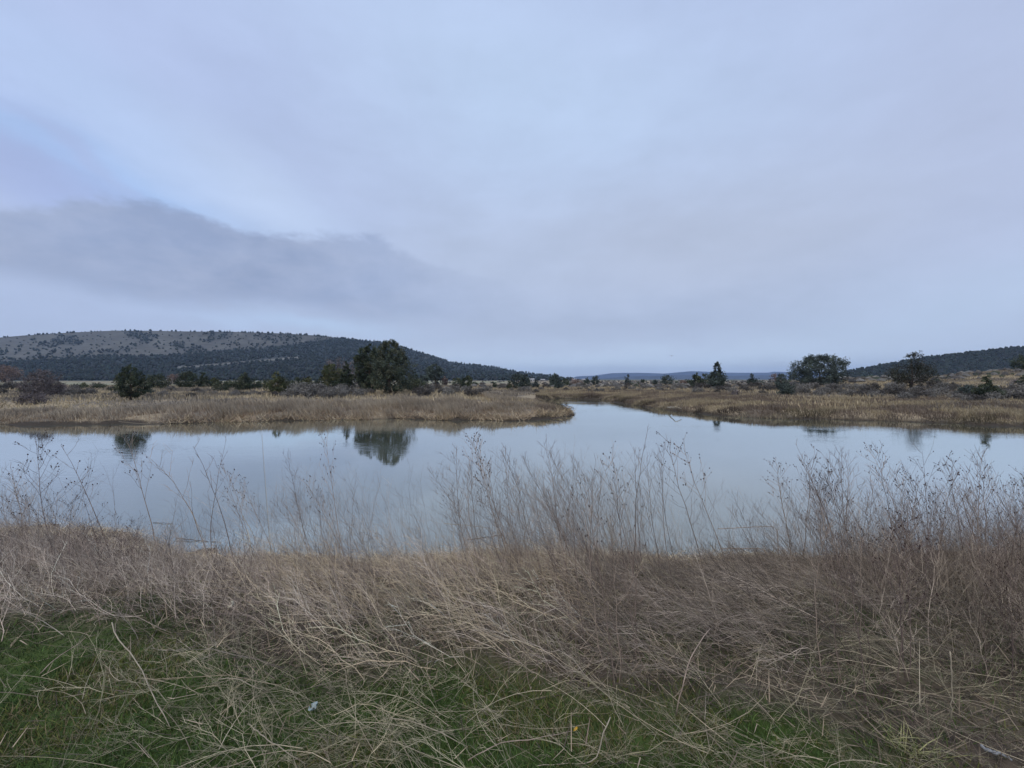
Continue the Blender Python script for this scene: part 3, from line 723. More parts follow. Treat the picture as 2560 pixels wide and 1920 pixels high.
# ------------------------------------------------------------------ branching weed templates
def wig(K, amp): 
    w_ = np.cumsum(rng.normal(0, amp, (K, 2)), 0); w_[0] = 0; return w_
def weed(h=1., r=.004, nb=14, start=.3, blen=.32, bang=.65, sub=4, curve=.12, zig=.006):
    """unit weed growing along +z. returns (main P,R), (branches P,R), tips"""
    K = 9; t = np.linspace(0, 1, K); ph = rng.uniform(0, 6.28)
    main = np.stack([curve * t ** 2.2 * math.cos(ph) * h, curve * t ** 2.2 * math.sin(ph) * h, t * h], 1)
    main[:, :2] += wig(K, zig)
    MR = r * (1 - .82 * t)
    BP, BR_, tips = [], [], []
    K2 = 4; t2 = np.linspace(0, 1, K2)
    for i in range(nb):
        u = start + (1 - start) * ((i + rng.random()) / nb) ** .9 * .97
        k = u * (K - 1); k0 = int(min(k, K - 2)); s = main[k0] + (main[k0 + 1] - main[k0]) * (k - k0)
        az = i * 2.4 + rng.normal(0, .5); an = bang * rng.uniform(.6, 1.3)
        L = h * blen * rng.uniform(.5, 1.1) * (1.05 - u) ** .5
        d = np.array([math.cos(az) * math.sin(an), math.sin(az) * math.sin(an), math.cos(an)])
        q = s + d * (t2 * L)[:, None]; q[:, 2] += (t2 ** 2) * L * .22; q[1:] += rng.normal(0, .018 * L, (K2 - 1, 3))
        BP.append(q); BR_.append(r * .36 * (1 - .55 * t2)); tips.append(q[-1])
        for j in range(sub):
            v = .3 + .7 * rng.random(); s2 = q[0] + (q[-1] - q[0]) * v
            az2 = rng.uniform(0, 6.28); d2 = d * .8 + np.array([math.cos(az2), math.sin(az2), .35]) * .62; d2 /= np.linalg.norm(d2)
            L2 = L * rng.uniform(.25, .55)
            q2 = s2 + d2 * (t2 * L2)[:, None]; q2[1:] += rng.normal(0, .03 * L2, (K2 - 1, 3))
            BP.append(q2); BR_.append(r * .25 * (1 - .5 * t2)); tips.append(q2[-1]); tips.append(q2[2])
    return main[None], MR[None], np.array(BP), np.array(BR_), np.array(tips)
OCT = np.array([[1, 0, 0], [-1, 0, 0], [0, 1, 0], [0, -1, 0], [0, 0, 1], [0, 0, -1]], float)
OF = np.array([[0, 2, 4], [2, 1, 4], [1, 3, 4], [3, 0, 4], [2, 0, 5], [1, 2, 5], [3, 1, 5], [0, 3, 5]])
def beads(P, s):
    n = len(P); V = P[:, None] + OCT * (s[:, None, None] * np.array([.8, .8, 1.3]))
    return V.reshape(-1, 3), (np.arange(n)[:, None, None] * 6 + OF).reshape(-1, 3)
protos = []
specs = [dict(nb=13, sub=3), dict(nb=10, sub=3, start=.45), dict(nb=16, sub=3, start=.4, blen=.26), dict(nb=7, sub=2, start=.55, blen=.25),
         dict(nb=18, sub=4, start=.3, blen=.3), dict(nb=9, sub=4, start=.5, blen=.36, bang=.5), dict(nb=12, sub=2, start=.35, bang=.85),
         dict(nb=5, sub=2, start=.65, blen=.22), dict(nb=15, sub=3, start=.45, blen=.3, bang=.45), dict(nb=11, sub=5, start=.55, blen=.3),
         dict(nb=22, sub=5, start=.22, blen=.34, bang=.8), dict(nb=8, sub=1, start=.4, blen=.2)]
for i, s in enumerate(specs):
    mp_, mr_, bp_, br_, tp_ = weed(r=.0031, curve=rng.uniform(.05, .2), **s)
    V, Q = tubes(mp_, mr_, 5)
    mt = [M_stem, M_stem2, M_stem3, M_stem][i % 4]
    me1 = mk('stem', V, Q, None, mt, smooth=True, link=False)
    V, Q = tubes(bp_, br_, 3); F3 = None; nq = len(Q)
    if i % 3 == 0 or i in (5, 10):
        kp = rng.random(len(tp_)) < .38
        V3, F3 = beads(tp_[kp], rng.uniform(.0028, .0055, kp.sum()))
        F3 = F3 + len(V); V = np.concatenate([V, V3])
    me2 = mk('branches', V, Q, F3, mt, link=False)
    if F3 is not None:
        me2.materials.append(M_seed)
        me2.polygons.foreach_set('material_index', np.concatenate([np.zeros(nq, np.int32), np.ones(len(F3), np.int32)]))
    protos.append((me1, me2))
def stalk(bx, by, tx, ty, k, label, group=None, thick=1., name='weed_stalk'):
    """a standing dry weed whose foot shows at pixel (bx,by) and whose tip shows at (tx,ty)"""
    x, y, z = hit(bx, by)
    yt = y + random.uniform(-.12, .12)
    X1, Y1, Z1 = atY(tx, ty, yt)
    v = Vector((X1 - x, Y1 - y, Z1 - z)); L = v.length
    q = v.to_track_quat('Z', 'Y').to_matrix() @ Matrix.Rotation(random.uniform(0, 6.28), 3, 'Z')
    e = empty(name, (x, y, z - .02)); e.rotation_euler = q.to_euler(); 
    e.scale = (L * thick, L * thick, L) if thick != 1 else (L, L, L)
    a_, b2 = protos[k]
    link('stem', a_, e); link('branches', b2, e)
    tag(e, label, 'weed', group)
    return e
GS = 'tall dead weeds standing against the water'
S1 = [
 (145, 1440, 88, 1092, 10, 'tallest reddish twiggy weed against the water near the left edge'),
 (290, 1450, 190, 1100, 3, 'slender curved weed stalk right of the reddish twiggy weed'),
 (402, 1440, 330, 1090, 5, 'forked weed with dark buds below the reflection of the lone juniper'),
 (530, 1440, 452, 1112, 1, 'dark straight weed, left one of a leaning pair left of centre'),
 (545, 1425, 492, 1108, 11, 'paler weed, right one of a leaning pair left of centre'),
 (583, 1480, 590, 1102, 7, 'single upright weed stalk with a Y shaped top left of centre'),
 (430, 1420, 408, 1235, 7, 'short bent weed stalk left of the leaning pair'),
 (762, 1345, 675, 1150, 1, 'thin dark weed leaning left before the clump below the tallest juniper reflection'),
 (700, 1430, 610, 1200, 5, 'faint low weed with small buds leaning left under open water'),
 (958, 1405, 930, 1095, 11, 'thin weed just right of the clump below the tallest juniper reflection'),
 (982, 1330, 972, 1150, 7, 'solitary short thread thin weed standing at the water edge'),
 (1135, 1330, 1060, 1195, 7, 'thin arching weed between the two large clumps'),
 (1200, 1400, 1118, 1096, 0, 'weed with a cloud of dark buds at the left side of the centre clump'),
 (1262, 1440, 1190, 1090, 9, 'dark budded weed second in the left side of the centre clump'),
 (1570, 1500, 1580, 1072, 7, 'tall dark upright weed with crooked tip right of the centre clump'),
 (1600, 1530, 1530, 1140, 3, 'thick upright weed beside the crooked tipped one'),
 (1660, 1440, 1590, 1150, 2, 'brown weed leaning left before the budded leaning pair'),
 (1760, 1440, 1640, 1098, 0, 'long budded weed leaning left, left one of the pair before open water'),
 (1840, 1450, 1690, 1120, 5, 'long dark weed leaning left, right one of the pair before open water'),
 (1830, 1390, 1803, 1190, 11, 'thin bare weed on the gap right of the leaning pair'),
 (1990, 1430, 1912, 1152, 9, 'dark multi budded weed right of the bent stalk frame'),
 (2012, 1420, 2002, 1118, 0, 'slim upright weed with drooping threads left of the right thicket'),
 (2095, 1430, 2034, 1112, 11, 'tall clean curved weed at the left border of the right thicket'),
 (2300, 1430, 2212, 1120, 9, 'tall weed crowned with many dark buds over the right thicket'),
 (2480, 1440, 2395, 1130, 0, 'arched budded weed over the right part of the thicket'),
]
for bx, by, tx, ty, k, lab in S1: stalk(bx, by, tx, ty, k, lab, GS, 1.15)
CL = [ # x0,x1 (foot), y0,y1 (foot), tip dx, tip y range, n, protos, label
 (0, 150, 1400, 1480, (-60, 10), (1150, 1300), 17, [1, 4, 6, 1, 10, 5], 'twiggy reddish weed in the thin thicket at the left edge'),
 (150, 330, 1420, 1490, (-70, 20), (1200, 1340), 16, [4, 10, 6, 1], 'shorter twiggy weed in the low growth right of the left edge thicket'),
 (330, 640, 1400, 1470, (-70, 10), (1200, 1330), 9, [1, 3, 7, 11], 'sparse thin weed in the open stretch left of centre'),
 (640, 780, 1390, 1450, (-110, -40), (1150, 1290), 11, [1, 3, 5, 8], 'weed leaning left at the start of the clump under the grove reflection'),
 (770, 900, 1390, 1460, (-110, -30), (1092, 1240), 26, [2, 8, 5, 1, 11, 4], 'weed in the leaning clump below the tallest juniper reflection'),
 (900, 1060, 1390, 1450, (-120, -40), (1230, 1340), 14, [4, 6, 2, 10], 'low pale weed in the gap between the two large clumps'),
 (1180, 1330, 1400, 1480, (-110, -30), (1085, 1230), 26, [2, 4, 8, 5, 0, 1], 'weed in the left half of the large centre clump'),
 (1330, 1520, 1400, 1490, (-120, -30), (1095, 1230), 38, [2, 4, 8, 1, 11, 8, 4], 'weed in the right half of the large centre clump'),
 (1520, 1720, 1410, 1490, (-120, -20), (1120, 1290), 20, [1, 2, 8, 5, 11], 'weed between the centre clump and the long leaning pair'),
 (1720, 1900, 1400, 1460, (-110, -20), (1220, 1350), 10, [1, 3, 7, 11], 'sparse weed above the straw mound right of centre'),
 (1900, 2060, 1410, 1480, (-110, -20), (1180, 1320), 20, [1, 2, 3, 8], 'weed at the sparse left end of the right thicket'),
 (2060, 2320, 1420, 1500, (-110, 0), (1120, 1270), 52, [2, 4, 8, 10, 0, 1], 'dark weed in the left half of the dense right thicket'),
 (2320, 2620, 1430, 1520, (-100, 20), (1120, 1280), 62, [2, 4, 8, 10, 6, 0, 10], 'dark weed in the right half of the dense right thicket'),
]
CL += [
 (1240, 1640, 1560, 1720, (-90, -10), (1170, 1420), 34, [1, 3, 7, 11, 5, 8], 'long near weed stem rising through the straw mass at centre'),
 (780, 1200, 1560, 1700, (-90, 10), (1300, 1480), 14, [1, 3, 7, 11], 'long near weed stem rising through the mass left of centre'),
 (60, 700, 1490, 1600, (-60, 30), (1260, 1440), 16, [1, 3, 7, 5, 11], 'near weed stem rising through the grey mass at left'),
 (2050, 2600, 1540, 1760, (-70, 20), (1170, 1420), 44, [2, 4, 8, 10, 1, 6], 'near dark weed stem rising through the brown mass at right'),
]
for x0, x1, y0, y1, dx, ty, n, pr, lab in CL:
    for i in range(int(n * .62)):
        bx = random.uniform(x0, x1)
        stalk(bx, random.uniform(y0, y1), bx + random.uniform(*dx), random.uniform(*ty) if random.random() < .6 else random.triangular(ty[0], ty[1] + 40, ty[1]), random.choice(pr), lab, lab.replace('weed', 'weeds', 1), random.uniform(.8, 1.15))

# ------------------------------------------------------------------ tangled mass of dead weeds: uncountable
tmpl = []
for i in range(12):
    mp_, mr_, bp_, br_, tp_ = weed(r=.0036, nb=int(rng.integers(7, 12)), sub=3, start=.15, blen=.42, bang=.6, curve=rng.uniform(.1, .6), zig=.022)
    mi = np.stack([np.interp(np.linspace(0, 8, 7), range(9), mp_[0, :, c]) for c in range(3)], -1)
    # split the main stem in two 4-point pieces so everything shares K=4
    P = np.concatenate([mi[None, :4], mi[None, 3:], bp_]); R_ = np.concatenate([mr_[:, [0, 2, 3, 4]], mr_[:, [4, 5, 6, 7]], br_])
    tmpl.append((P, R_))
def tangle(name, X_, Y_, L, leanx, leany, pal, label, cat='dead weeds', thick=1., var=.2, lift=0.):
    Z_ = ground(X_, Y_)
    Ps, Rs, Cs = [], [], []
    which = rng.integers(0, len(tmpl), len(X_))
    for w_ in range(len(tmpl)):
        k = np.where(which == w_)[0]
        if not len(k): continue
        P, R_ = tmpl[w_]; m_ = len(k)
        an = rng.uniform(0, 6.28, m_); c, s = np.cos(an), np.sin(an)
        q = np.stack([P[None, ..., 0] * c[:, None, None] - P[None, ..., 1] * s[:, None, None],
                      P[None, ..., 0] * s[:, None, None] + P[None, ..., 1] * c[:, None, None],
                      np.broadcast_to(P[None, ..., 2], (m_,) + P.shape[:2])], -1)
        # tilt: +z goes to the lean vector
        z = np.stack([leanx[k], leany[k], np.ones(m_)], 1); z /= np.linalg.norm(z, axis=1)[:, None]
        x = np.cross(np.array([0, 1., 0]), z); x /= np.linalg.norm(x, axis=1)[:, None]; y = np.cross(z, x)
        q = (q[..., 0:1] * x[:, None, None] + q[..., 1:2] * y[:, None, None] + q[..., 2:3] * z[:, None, None]) * L[k][:, None, None, None]
        hz = q[..., 2]; rr = np.hypot(q[..., 0], q[..., 1])
        q[..., 2] = hz - .10 * rr ** 2 / L[k][:, None, None]       # droop
        q += np.stack([X_[k], Y_[k], Z_[k] - .01 + lift], 1)[:, None, None]
        Ps.append(q.reshape(-1, 4, 3)); Rs.append((R_[None] * np.sqrt(L[k])[:, None, None] * thick).reshape(-1, 4))
        Cs.append(np.repeat(pick(pal, m_, var), P.shape[0], axis=0))
    P = np.concatenate(Ps); R_ = np.concatenate(Rs); C_ = np.concatenate(Cs) * (1 + rng.normal(0, .12, (len(P), 1)))
    gz = ground(P[:, ::3, 0].ravel(), P[:, ::3, 1].ravel()).reshape(-1, 2)
    lowz = np.interp(np.arange(4), [0, 3], [0, 1])[None, :] * (gz[:, 1:] - gz[:, :1]) + gz[:, :1]
    P[..., 2] = np.maximum(P[..., 2], lowz + .004)
    V, Q = tubes(P, R_, 3)
    o = mk(name, V, Q, None, M_straw, col=tubecol(np.clip(C_, .01, .8), 4)); tag(o, label, cat, kind='stuff')
    print(name, len(X_), len(Q))
PW = [[.44, .365, .285], [.34, .28, .22], [.54, .45, .35], [.19, .15, .12], [.39, .31, .25], [.62, .52, .41], [.13, .10, .083]]
PWY = [[.52, .41, .27], [.43, .34, .225], [.62, .51, .34]]
PWD = [[.17, .138, .108], [.225, .182, .14], [.11, .088, .07], [.32, .265, .20]]
def mass_pts(n, fn, y0=2.2, y1=7.6):
    X_, Y_ = near_pts(n, y0, y1, 1.5); s = sdist(X_, Y_); Z_ = ground(X_, Y_, s); px, py = to_px(X_, Y_, Z_)
    k = (s > .12) & (rng.random(n) < fn(px, py, s, X_, Y_)); return X_[k], Y_[k], px[k], py[k], s[k]
# left part
X_, Y_, px, py, s_ = mass_pts(7400, lambda px, py, s, X, Y: zone_mass(px, py) * ss((760 - px) / 160) * np.where(s < .9, 1.3, 1) * (.35 + .9 * vn(X * 1.2, Y * 1.2, 120)))
n = len(X_); L = rng.uniform(.28, .62, n) * (np.interp(s_, [0, .8, 1.8], [.3, .5, 1]) + .75 * ss((vn(X_ * 1.1 + 7, Y_ * .4, 140) - .5) / .25) * np.interp(s_, [0, 1.5, 2.2], [1, .7, 0]))
tangle('weed_tangle', X_, Y_, L, rng.normal(-.5, .6, n), rng.normal(0, .5, n), PW, 'grey pink mass of dead twiggy weeds on the left of the near bank')
# centre
X_, Y_, px, py, s_ = mass_pts(6200, lambda px, py, s, X, Y: zone_mass(px, py) * ss((px - 600) / 160) * ss((1660 - px) / 160) * np.where(s < .9, 1.3, 1) * (.35 + .9 * vn(X * 1.2, Y * 1.2, 121)))
n = len(X_); L = rng.uniform(.32, .72, n) * (np.interp(s_, [0, .8, 1.8], [.3, .5, 1]) + .75 * ss((vn(X_ * 1.1 + 7, Y_ * .4, 140) - .5) / .25) * np.interp(s_, [0, 1.5, 2.2], [1, .7, 0]))
tangle('weed_tangle', X_, Y_, L, rng.normal(-1.15, .45, n), rng.normal(.1, .4, n), PW + PWY * 2, 'pale brown wind swept mass of dead weeds in the middle of the near bank')
# right: darker matted
X_, Y_, px, py, s_ = mass_pts(11500, lambda px, py, s, X, Y: zone_mass(px, py) * ss((px - 1520) / 160) * np.where(s < .9, 1.3, 1) * (.35 + .9 * vn(X * 1.2, Y * 1.2, 122)))
n = len(X_); L = rng.uniform(.32, .75, n) * (np.interp(s_, [0, .8, 1.8], [.3, .5, 1]) + .75 * ss((vn(X_ * 1.1 + 7, Y_ * .4, 140) - .5) / .25) * np.interp(s_, [0, 1.5, 2.2], [1, .7, 0]))
lx = np.where(px > 2150, rng.normal(-.5, .5, n), rng.normal(-1.9, .6, n))
tangle('weed_tangle', X_, Y_, L, lx, rng.normal(.1, .4, n), PWD + PW[:2], 'dark brown matted mass of dead weeds on the right of the near bank')
# flecks of straw and scum afloat near the near shore
X_ = rng.uniform(-11, 10, 4000); Y_ = rng.uniform(6.3, 11, 4000); s_ = sdist(X_, Y_); k = (s_ < -.02) & (s_ > -2.2) & (rng.random(4000) < np.exp(s_ / .5)) & (vn(X_ * 1.2, Y_ * 1.2, 150) > .42); X_, Y_ = X_[k], Y_[k]; n = len(X_)
an = rng.uniform(0, 6.28, n); L = rng.uniform(.02, .12, n)
V, Q, F3 = blades(np.stack([X_, Y_, np.full(n, .004)], 1), np.stack([np.cos(an) * L, np.sin(an) * L, rng.uniform(0, .1, n) * L], 1), rng.uniform(.003, .009, n))
o = mk('floating_debris', V, Q, F3, M_straw, col=np.repeat(pick([[.3, .24, .16], [.2, .16, .11], [.12, .10, .07]], n), 5, axis=0)); tag(o, 'flecks of straw and scum floating along the near shore', 'debris', kind='stuff')
# fine upright weeds that thicken the stands over the water
X_ = []; Y_ = []
for x0, x1, nn in ((760, 900, 75), (1060, 1180, 25), (1180, 1500, 190), (1500, 1720, 85), (1720, 1960, 40), (1960, 2620, 330), (0, 200, 45), (200, 640, 30), (640, 760, 28), (900, 1080, 45)):
    for _ in range(nn):
        p = hit(rng.uniform(x0, x1), rng.uniform(1405, 1490)); X_.append(p[0]); Y_.append(p[1])
X_ = np.array(X_); Y_ = np.array(Y_); n = len(X_)
tangle('fine_weeds', X_, Y_, rng.uniform(.5, 1.25, n), rng.normal(-.32, .14, n), rng.normal(0, .1, n), [[.34, .285, .235], [.26, .215, .18], [.42, .355, .285], [.19, .155, .135]], 'haze of fine dead stems thickening the stands of tall weeds', 'dead weeds', .55)
# ragged fringe of low weeds at the waterline
X_ = rng.uniform(-12, 12, 9000); Y_ = rng.uniform(5.6, 9.4, 9000); s_ = sdist(X_, Y_); k = (s_ > -.02) & (s_ < .75) & (vn(X_ * 1.3, Y_ * 1.3, 133) > .3) & (np.abs(X_) < Y_ * 1.45); X_, Y_ = X_[k], Y_[k]; n = len(X_)
tangle('shore_fringe', X_, Y_, rng.uniform(.10, .30, n), rng.normal(-.7, .7, n), rng.normal(.2, .6, n), PW + PWY, 'ragged fringe of low pale dead weeds along the near waterline', 'dead weeds', .8)
# short broken twigs and dead leaves lying under and between the weeds
X_, Y_ = near_pts(230000, 1.7, 8.2, 1.5); s_ = sdist(X_, Y_); Z_ = ground(X_, Y_, s_); px, py = to_px(X_, Y_, Z_)
k = (s_ > -.05) & (rng.random(len(X_)) < (.05 + .95 * zone_mass(px, py)) * (.4 + .6 * vn(X_ * 3, Y_ * 3, 125))); X_, Y_, Z_, px = X_[k], Y_[k], np.maximum(Z_[k], 0), px[k]; n = len(X_)
an = rng.uniform(0, 6.28, n); L = rng.uniform(.03, .16, n)
D = np.stack([np.cos(an) * L, np.sin(an) * L, rng.uniform(0, .7, n) * L], 1)
V, Q, F3 = blades(np.stack([X_, Y_, Z_ + rng.uniform(0, .05, n)], 1), D, rng.uniform(.0025, .007, n))
pal = pick([[.24, .185, .13], [.16, .12, .09], [.38, .30, .21], [.09, .07, .055], [.06, .048, .038]], n, .25) * np.interp(px, [1500, 2300], [1, .6])[:, None]  # twig and leaf colours darkened too, painting shade between the weeds
o = mk('leaf_litter', V, Q, F3, M_straw, col=np.repeat(pal, 5, axis=0)); tag(o, 'broken twigs and dead leaves littering the near bank under the weeds', 'litter', kind='stuff')
# small plants standing in the shallows at the near shore
X_ = np.concatenate([rng.uniform(-7.5, 8, 5200)]); Y_ = rng.uniform(6.2, 9.2, 5200); s_ = sdist(X_, Y_)
k = (s_ > -.55) & (s_ < .25) & (vn(X_ * 1.6, Y_ * 1.6, 130) > .52); X_, Y_ = X_[k], Y_[k]; n = len(X_)
hh = rng.uniform(.05, .2, n)
V, Q, F3 = blades(np.stack([X_, Y_, np.full(n, -.02)], 1), np.stack([rng.normal(0, .4, n) * hh, rng.normal(0, .3, n) * hh, hh], 1), rng.uniform(.004, .012, n))
o = mk('shore_plants', V, Q, F3, M_grass, col=np.repeat(pick([[.09, .085, .05], [.13, .11, .08], [.06, .065, .04], [.26, .21, .14]], n, .2), 5, axis=0)); tag(o, 'small dull green shoots standing in the shallows of the near shore', 'shore plants', kind='stuff')
# fallen stalks over the turf, crossing in all directions
X_, Y_ = near_pts(2900, 1.5, 3.8); Z_ = ground(X_, Y_); px, py = to_px(X_, Y_, Z_)
k = rng.random(len(X_)) < np.interp(px, [0, 300, 600, 2560], [.10, .30, .85, .9]) * (.3 + vn(X_ * 1.5, Y_ * 1.5, 124)) * (1 - .5 * zone_mass(px, py)); X_, Y_, px = X_[k], Y_[k], px[k]; n = len(X_)
tangle('fallen_stalks', X_, Y_, rng.uniform(.18, .5, n), np.where(rng.random(n) < .7, rng.normal(-2.2, 1.2, n), rng.normal(2, 1, n)), rng.normal(.2, 1.5, n),
       [[.36, .32, .21], [.27, .24, .16], [.46, .40, .27], [.20, .18, .12]], 'thin fallen stalks criss crossing over the green turf', 'fallen stalks', .75)
# long bare straws
X_, Y_ = near_pts(2300, 1.5, 6.9); s_ = sdist(X_, Y_); k = (s_ > .2) & (rng.random(len(X_)) < np.where(Y_ < 2.9, np.interp(X_ / Y_, [-1.2, -.8, -.5], [.25, .5, 1]), 1)); X_, Y_ = X_[k], Y_[k]; Z_ = ground(X_, Y_); n = len(X_)
K = 6; t = np.linspace(0, 1, K); L = rng.uniform(.2, .75, n); an = np.where(rng.random(n) < .6, rng.normal(2.7, .5, n), rng.uniform(0, 6.28, n))
el = rng.uniform(.02, .7, n) * np.interp(Y_, [1.5, 4], [.4, 1])
P = np.zeros((n, K, 3)); bend = rng.normal(0, .7, n)
aa = an[:, None] + bend[:, None] * t
P[..., 0] = X_[:, None] + np.cumsum(np.cos(aa) * np.cos(el)[:, None] * (L / K)[:, None], 1); P[..., 1] = Y_[:, None] + np.cumsum(np.sin(aa) * np.cos(el)[:, None] * (L / K)[:, None], 1)
P[..., 2] = Z_[:, None] + .015 + rng.uniform(0, .06, n)[:, None] + (t * np.sin(el)[:, None] - .35 * t ** 2 * np.sin(el)[:, None]) * L[:, None]
gz = ground(P[..., 0], P[..., 1]); P[..., 2] = np.maximum(P[..., 2], gz + .006)
R_ = rng.uniform(.0008, .0020, n)[:, None] * (1 - .5 * t)
V, Q = tubes(P, R_, 4)
o = mk('loose_straws', V, Q, None, M_straw, col=tubecol(pick([[.36, .30, .21], [.28, .235, .165], [.48, .41, .29], [.21, .175, .125]], n, .2), K, 4)); tag(o, 'pale loose straws scattered through the near bank vegetation', 'straws', kind='stuff')

# straw litter mats at the near waterline
def mat_pts(cx, cy, rx, ry, n):
    px = rng.normal(cx, rx, n); py = rng.normal(cy, ry, n)
    x, y = atZ(px, py, .08); s = sdist(x, y); k = s > -.18; return x[k], y[k]
xs, ys = [], []
for a in ((1880, 1404, 80, 11, 5200), (1270, 1388, 100, 8, 3800), (720, 1400, 70, 8, 2200), (2160, 1405, 60, 10, 1600), (1560, 1400, 90, 8, 2000), (500, 1395, 50, 8, 900), (150, 1330, 130, 10, 2600), (2420, 1410, 110, 12, 1500), (1750, 1420, 300, 14, 2600), (980, 1402, 110, 7, 1600), (350, 1365, 50, 8, 700)):
    x, y = mat_pts(*a); xs.append(x); ys.append(y)
X_ = np.concatenate(xs); Y_ = np.concatenate(ys); Z_ = np.maximum(ground(X_, Y_), .0); n = len(X_)
an = rng.uniform(0, 6.28, n); L = rng.uniform(.06, .28, n)
D = np.stack([np.cos(an) * L, np.sin(an) * L * .6, rng.uniform(-.02, .5, n) * L], 1)
V, Q, F3 = blades(np.stack([X_, Y_, Z_ + rng.uniform(.005, .09, n)], 1), D, rng.uniform(.005, .013, n))
o = mk('straw_litter', V, Q, F3, M_straw, col=np.repeat(pick([[.56, .46, .30], [.44, .35, .22], [.66, .57, .40], [.28, .21, .14]], n, .2), 5, axis=0)); tag(o, 'pale straw litter washed up along the near waterline', 'straw litter', kind='stuff')

# ------------------------------------------------------------------ individual sticks and oddments
def path_obj(name, pts, r, mat, label, cat, taper=.6, side=6, water=False, K=14, group=None):
    """pts: (px, py, height above ground in metres)"""
    W = []
    for px, py, hh in pts:
        if water: x, y = atZ(px, py, hh); W.append((float(x), float(y), hh))
        else:
            x, y, z = hit(px, py)
            # slide along the sight line so the stick stands hh above the ground there
            f = 1 - hh / (CZ - z + 1e-6) * .999
            W.append((x * f, y * f, z + hh))
    if name == 'curved_stalk': r = r * .78
    W = np.array(W); d = np.concatenate([[0], np.cumsum(np.linalg.norm(np.diff(W, axis=0), axis=1))]); d /= d[-1]
    t = np.linspace(0, 1, K); P = np.stack([np.interp(t, d, W[:, c]) for c in range(3)], -1)
    if len(pts) > 2:
        for _ in range(2): P[1:-1] = (P[:-2] + 2 * P[1:-1] + P[2:]) / 4
    P[1:-1] += rng.normal(0, r * .5, (K - 2, 3))
    o0 = P[0].copy()
    V, Q = tubes((P - o0)[None], (r * (1 - (1 - taper) * t))[None], side)
    cap1 = list(range(side))[::-1]
    o = mk(name, V, Q, [[0, i + 1, i] for i in range(1, side - 1)] + [[(K - 1) * side, (K - 1) * side + i, (K - 1) * side + i + 1] for i in range(1, side - 1)], mat, smooth=True)
    o.location = o0; tag(o, label, cat, group); return o
path_obj('dead_stalk', [(300, 1338, .25), (345, 1345, .28), (384, 1358, .3), (425, 1390, .2), (465, 1418, .12)], .007, M_pale, 'bright bleached stalk arching down to the water left of centre', 'stalk')
path_obj('dead_stalk', [(462, 1252, .75), (485, 1290, .55), (508, 1345, .2)], .006, M_pale, 'short bright bleached stalk leaning over the water left of centre', 'stalk', water=True)
path_obj('dead_stalk', [(605, 1288, .6), (622, 1315, .45), (650, 1370, .15)], .005, M_pale, 'pale leaning stalk over the water right of the upright Y topped weed', 'stalk', water=True)
path_obj('dead_stalk', [(630, 1335, .3), (655, 1380, .2), (680, 1422, .05)], .005, M_pale, 'pale leaning stalk at the shore below the Y topped weed', 'stalk')
path_obj('floating_stick', [(383, 1306, .01), (432, 1309, .01)], .005, M_drift, 'short dark stick floating on the water near the left shore', 'stick', water=True)
path_obj('floating_stick', [(442, 1345, .03), (500, 1352, .01), (552, 1356, .0)], .007, M_drift, 'longer dark stick lying in the shallows near the left shore', 'stick', water=True)
path_obj('dead_stalk', [(1110, 1309, .35), (1180, 1314, .35), (1236, 1323, .3)], .006, M_pale, 'pale stalk bent level over the water left of the centre clump', 'stalk', water=True)
path_obj('dead_stalk', [(1168, 1350, .2), (1258, 1338, .25)], .009, M_drift, 'grey brown branch lying low behind the centre clump', 'branch', water=True)
path_obj('dead_stalk', [(1795, 1322, .55), (1870, 1318, .55), (1940, 1316, .55), (1944, 1320, .53), (1946, 1400, .02)], .006, M_stem2, 'broken stalk bent at a right angle, upper one right of centre', 'stalk', taper=.9, water=True, K=26)
path_obj('dead_stalk', [(1800, 1371, .32), (1912, 1372, .32), (1913, 1376, .30), (1915, 1440, .0)], .007, M_stem2, 'broken stalk bent at a right angle, lower one right of centre', 'stalk', taper=.9, K=26, water=True)
# foreground curved stalks
path_obj('curved_stalk', [(280, 1560, .20), (279, 1592, .18), (330, 1635, .14), (362, 1690, .12), (392, 1762, .06), (424, 1820, .02)], .0042, M_pale, 'long grey S curved stalk over the turf at left', 'stalk')
path_obj('curved_stalk', [(545, 1702, .03), (590, 1700, .09), (625, 1715, .10), (662, 1735, .05)], .0036, M_pale, 'arched straw coloured stalk over the turf left of centre', 'stalk')
path_obj('curved_stalk', [(975, 1801, .03), (1030, 1806, .06), (1090, 1830, .06), (1168, 1868, .02)], .0034, M_pale, 'pale curved stalk lying on turf at lower centre', 'stalk')
path_obj('curved_stalk', [(1526, 1797, .12), (1506, 1838, .09), (1499, 1880, .06), (1496, 1910, .03), (1450, 1908, .02), (1340, 1919, .02)], .0036, M_pale, 'crooked pale twig bent at its foot at lower centre right', 'stalk')
path_obj('curved_stalk', [(620, 1815, .03), (680, 1860, .05), (730, 1890, .04), (765, 1918, .02)], .0036, M_pale, 'pale stalk running off the bottom edge left of centre', 'stalk')
path_obj('curved_stalk', [(100, 1690, .03), (140, 1655, .06), (190, 1620, .08), (215, 1595, .10)], .0036, M_stem2, 'grey forked stalk rising right at the far left of the turf', 'stalk')
path_obj('curved_stalk', [(1690, 1790, .02), (1712, 1690, .22), (1735, 1630, .30), (1775, 1575, .34)], .004, M_stem2, 'tall grey stalk curving right above the turf right of centre', 'stalk')
path_obj('curved_stalk', [(1765, 1730, .02), (1762, 1810, .05), (1775, 1880, .02)], .0032, M_pale, 'thin near vertical pale stalk at lower right of centre', 'stalk')
path_obj('curved_stalk', [(2375, 1632, .40), (2380, 1700, .25), (2378, 1800, .02)], .0042, M_pale, 'upright bleached stalk before the dark thicket at right', 'stalk')
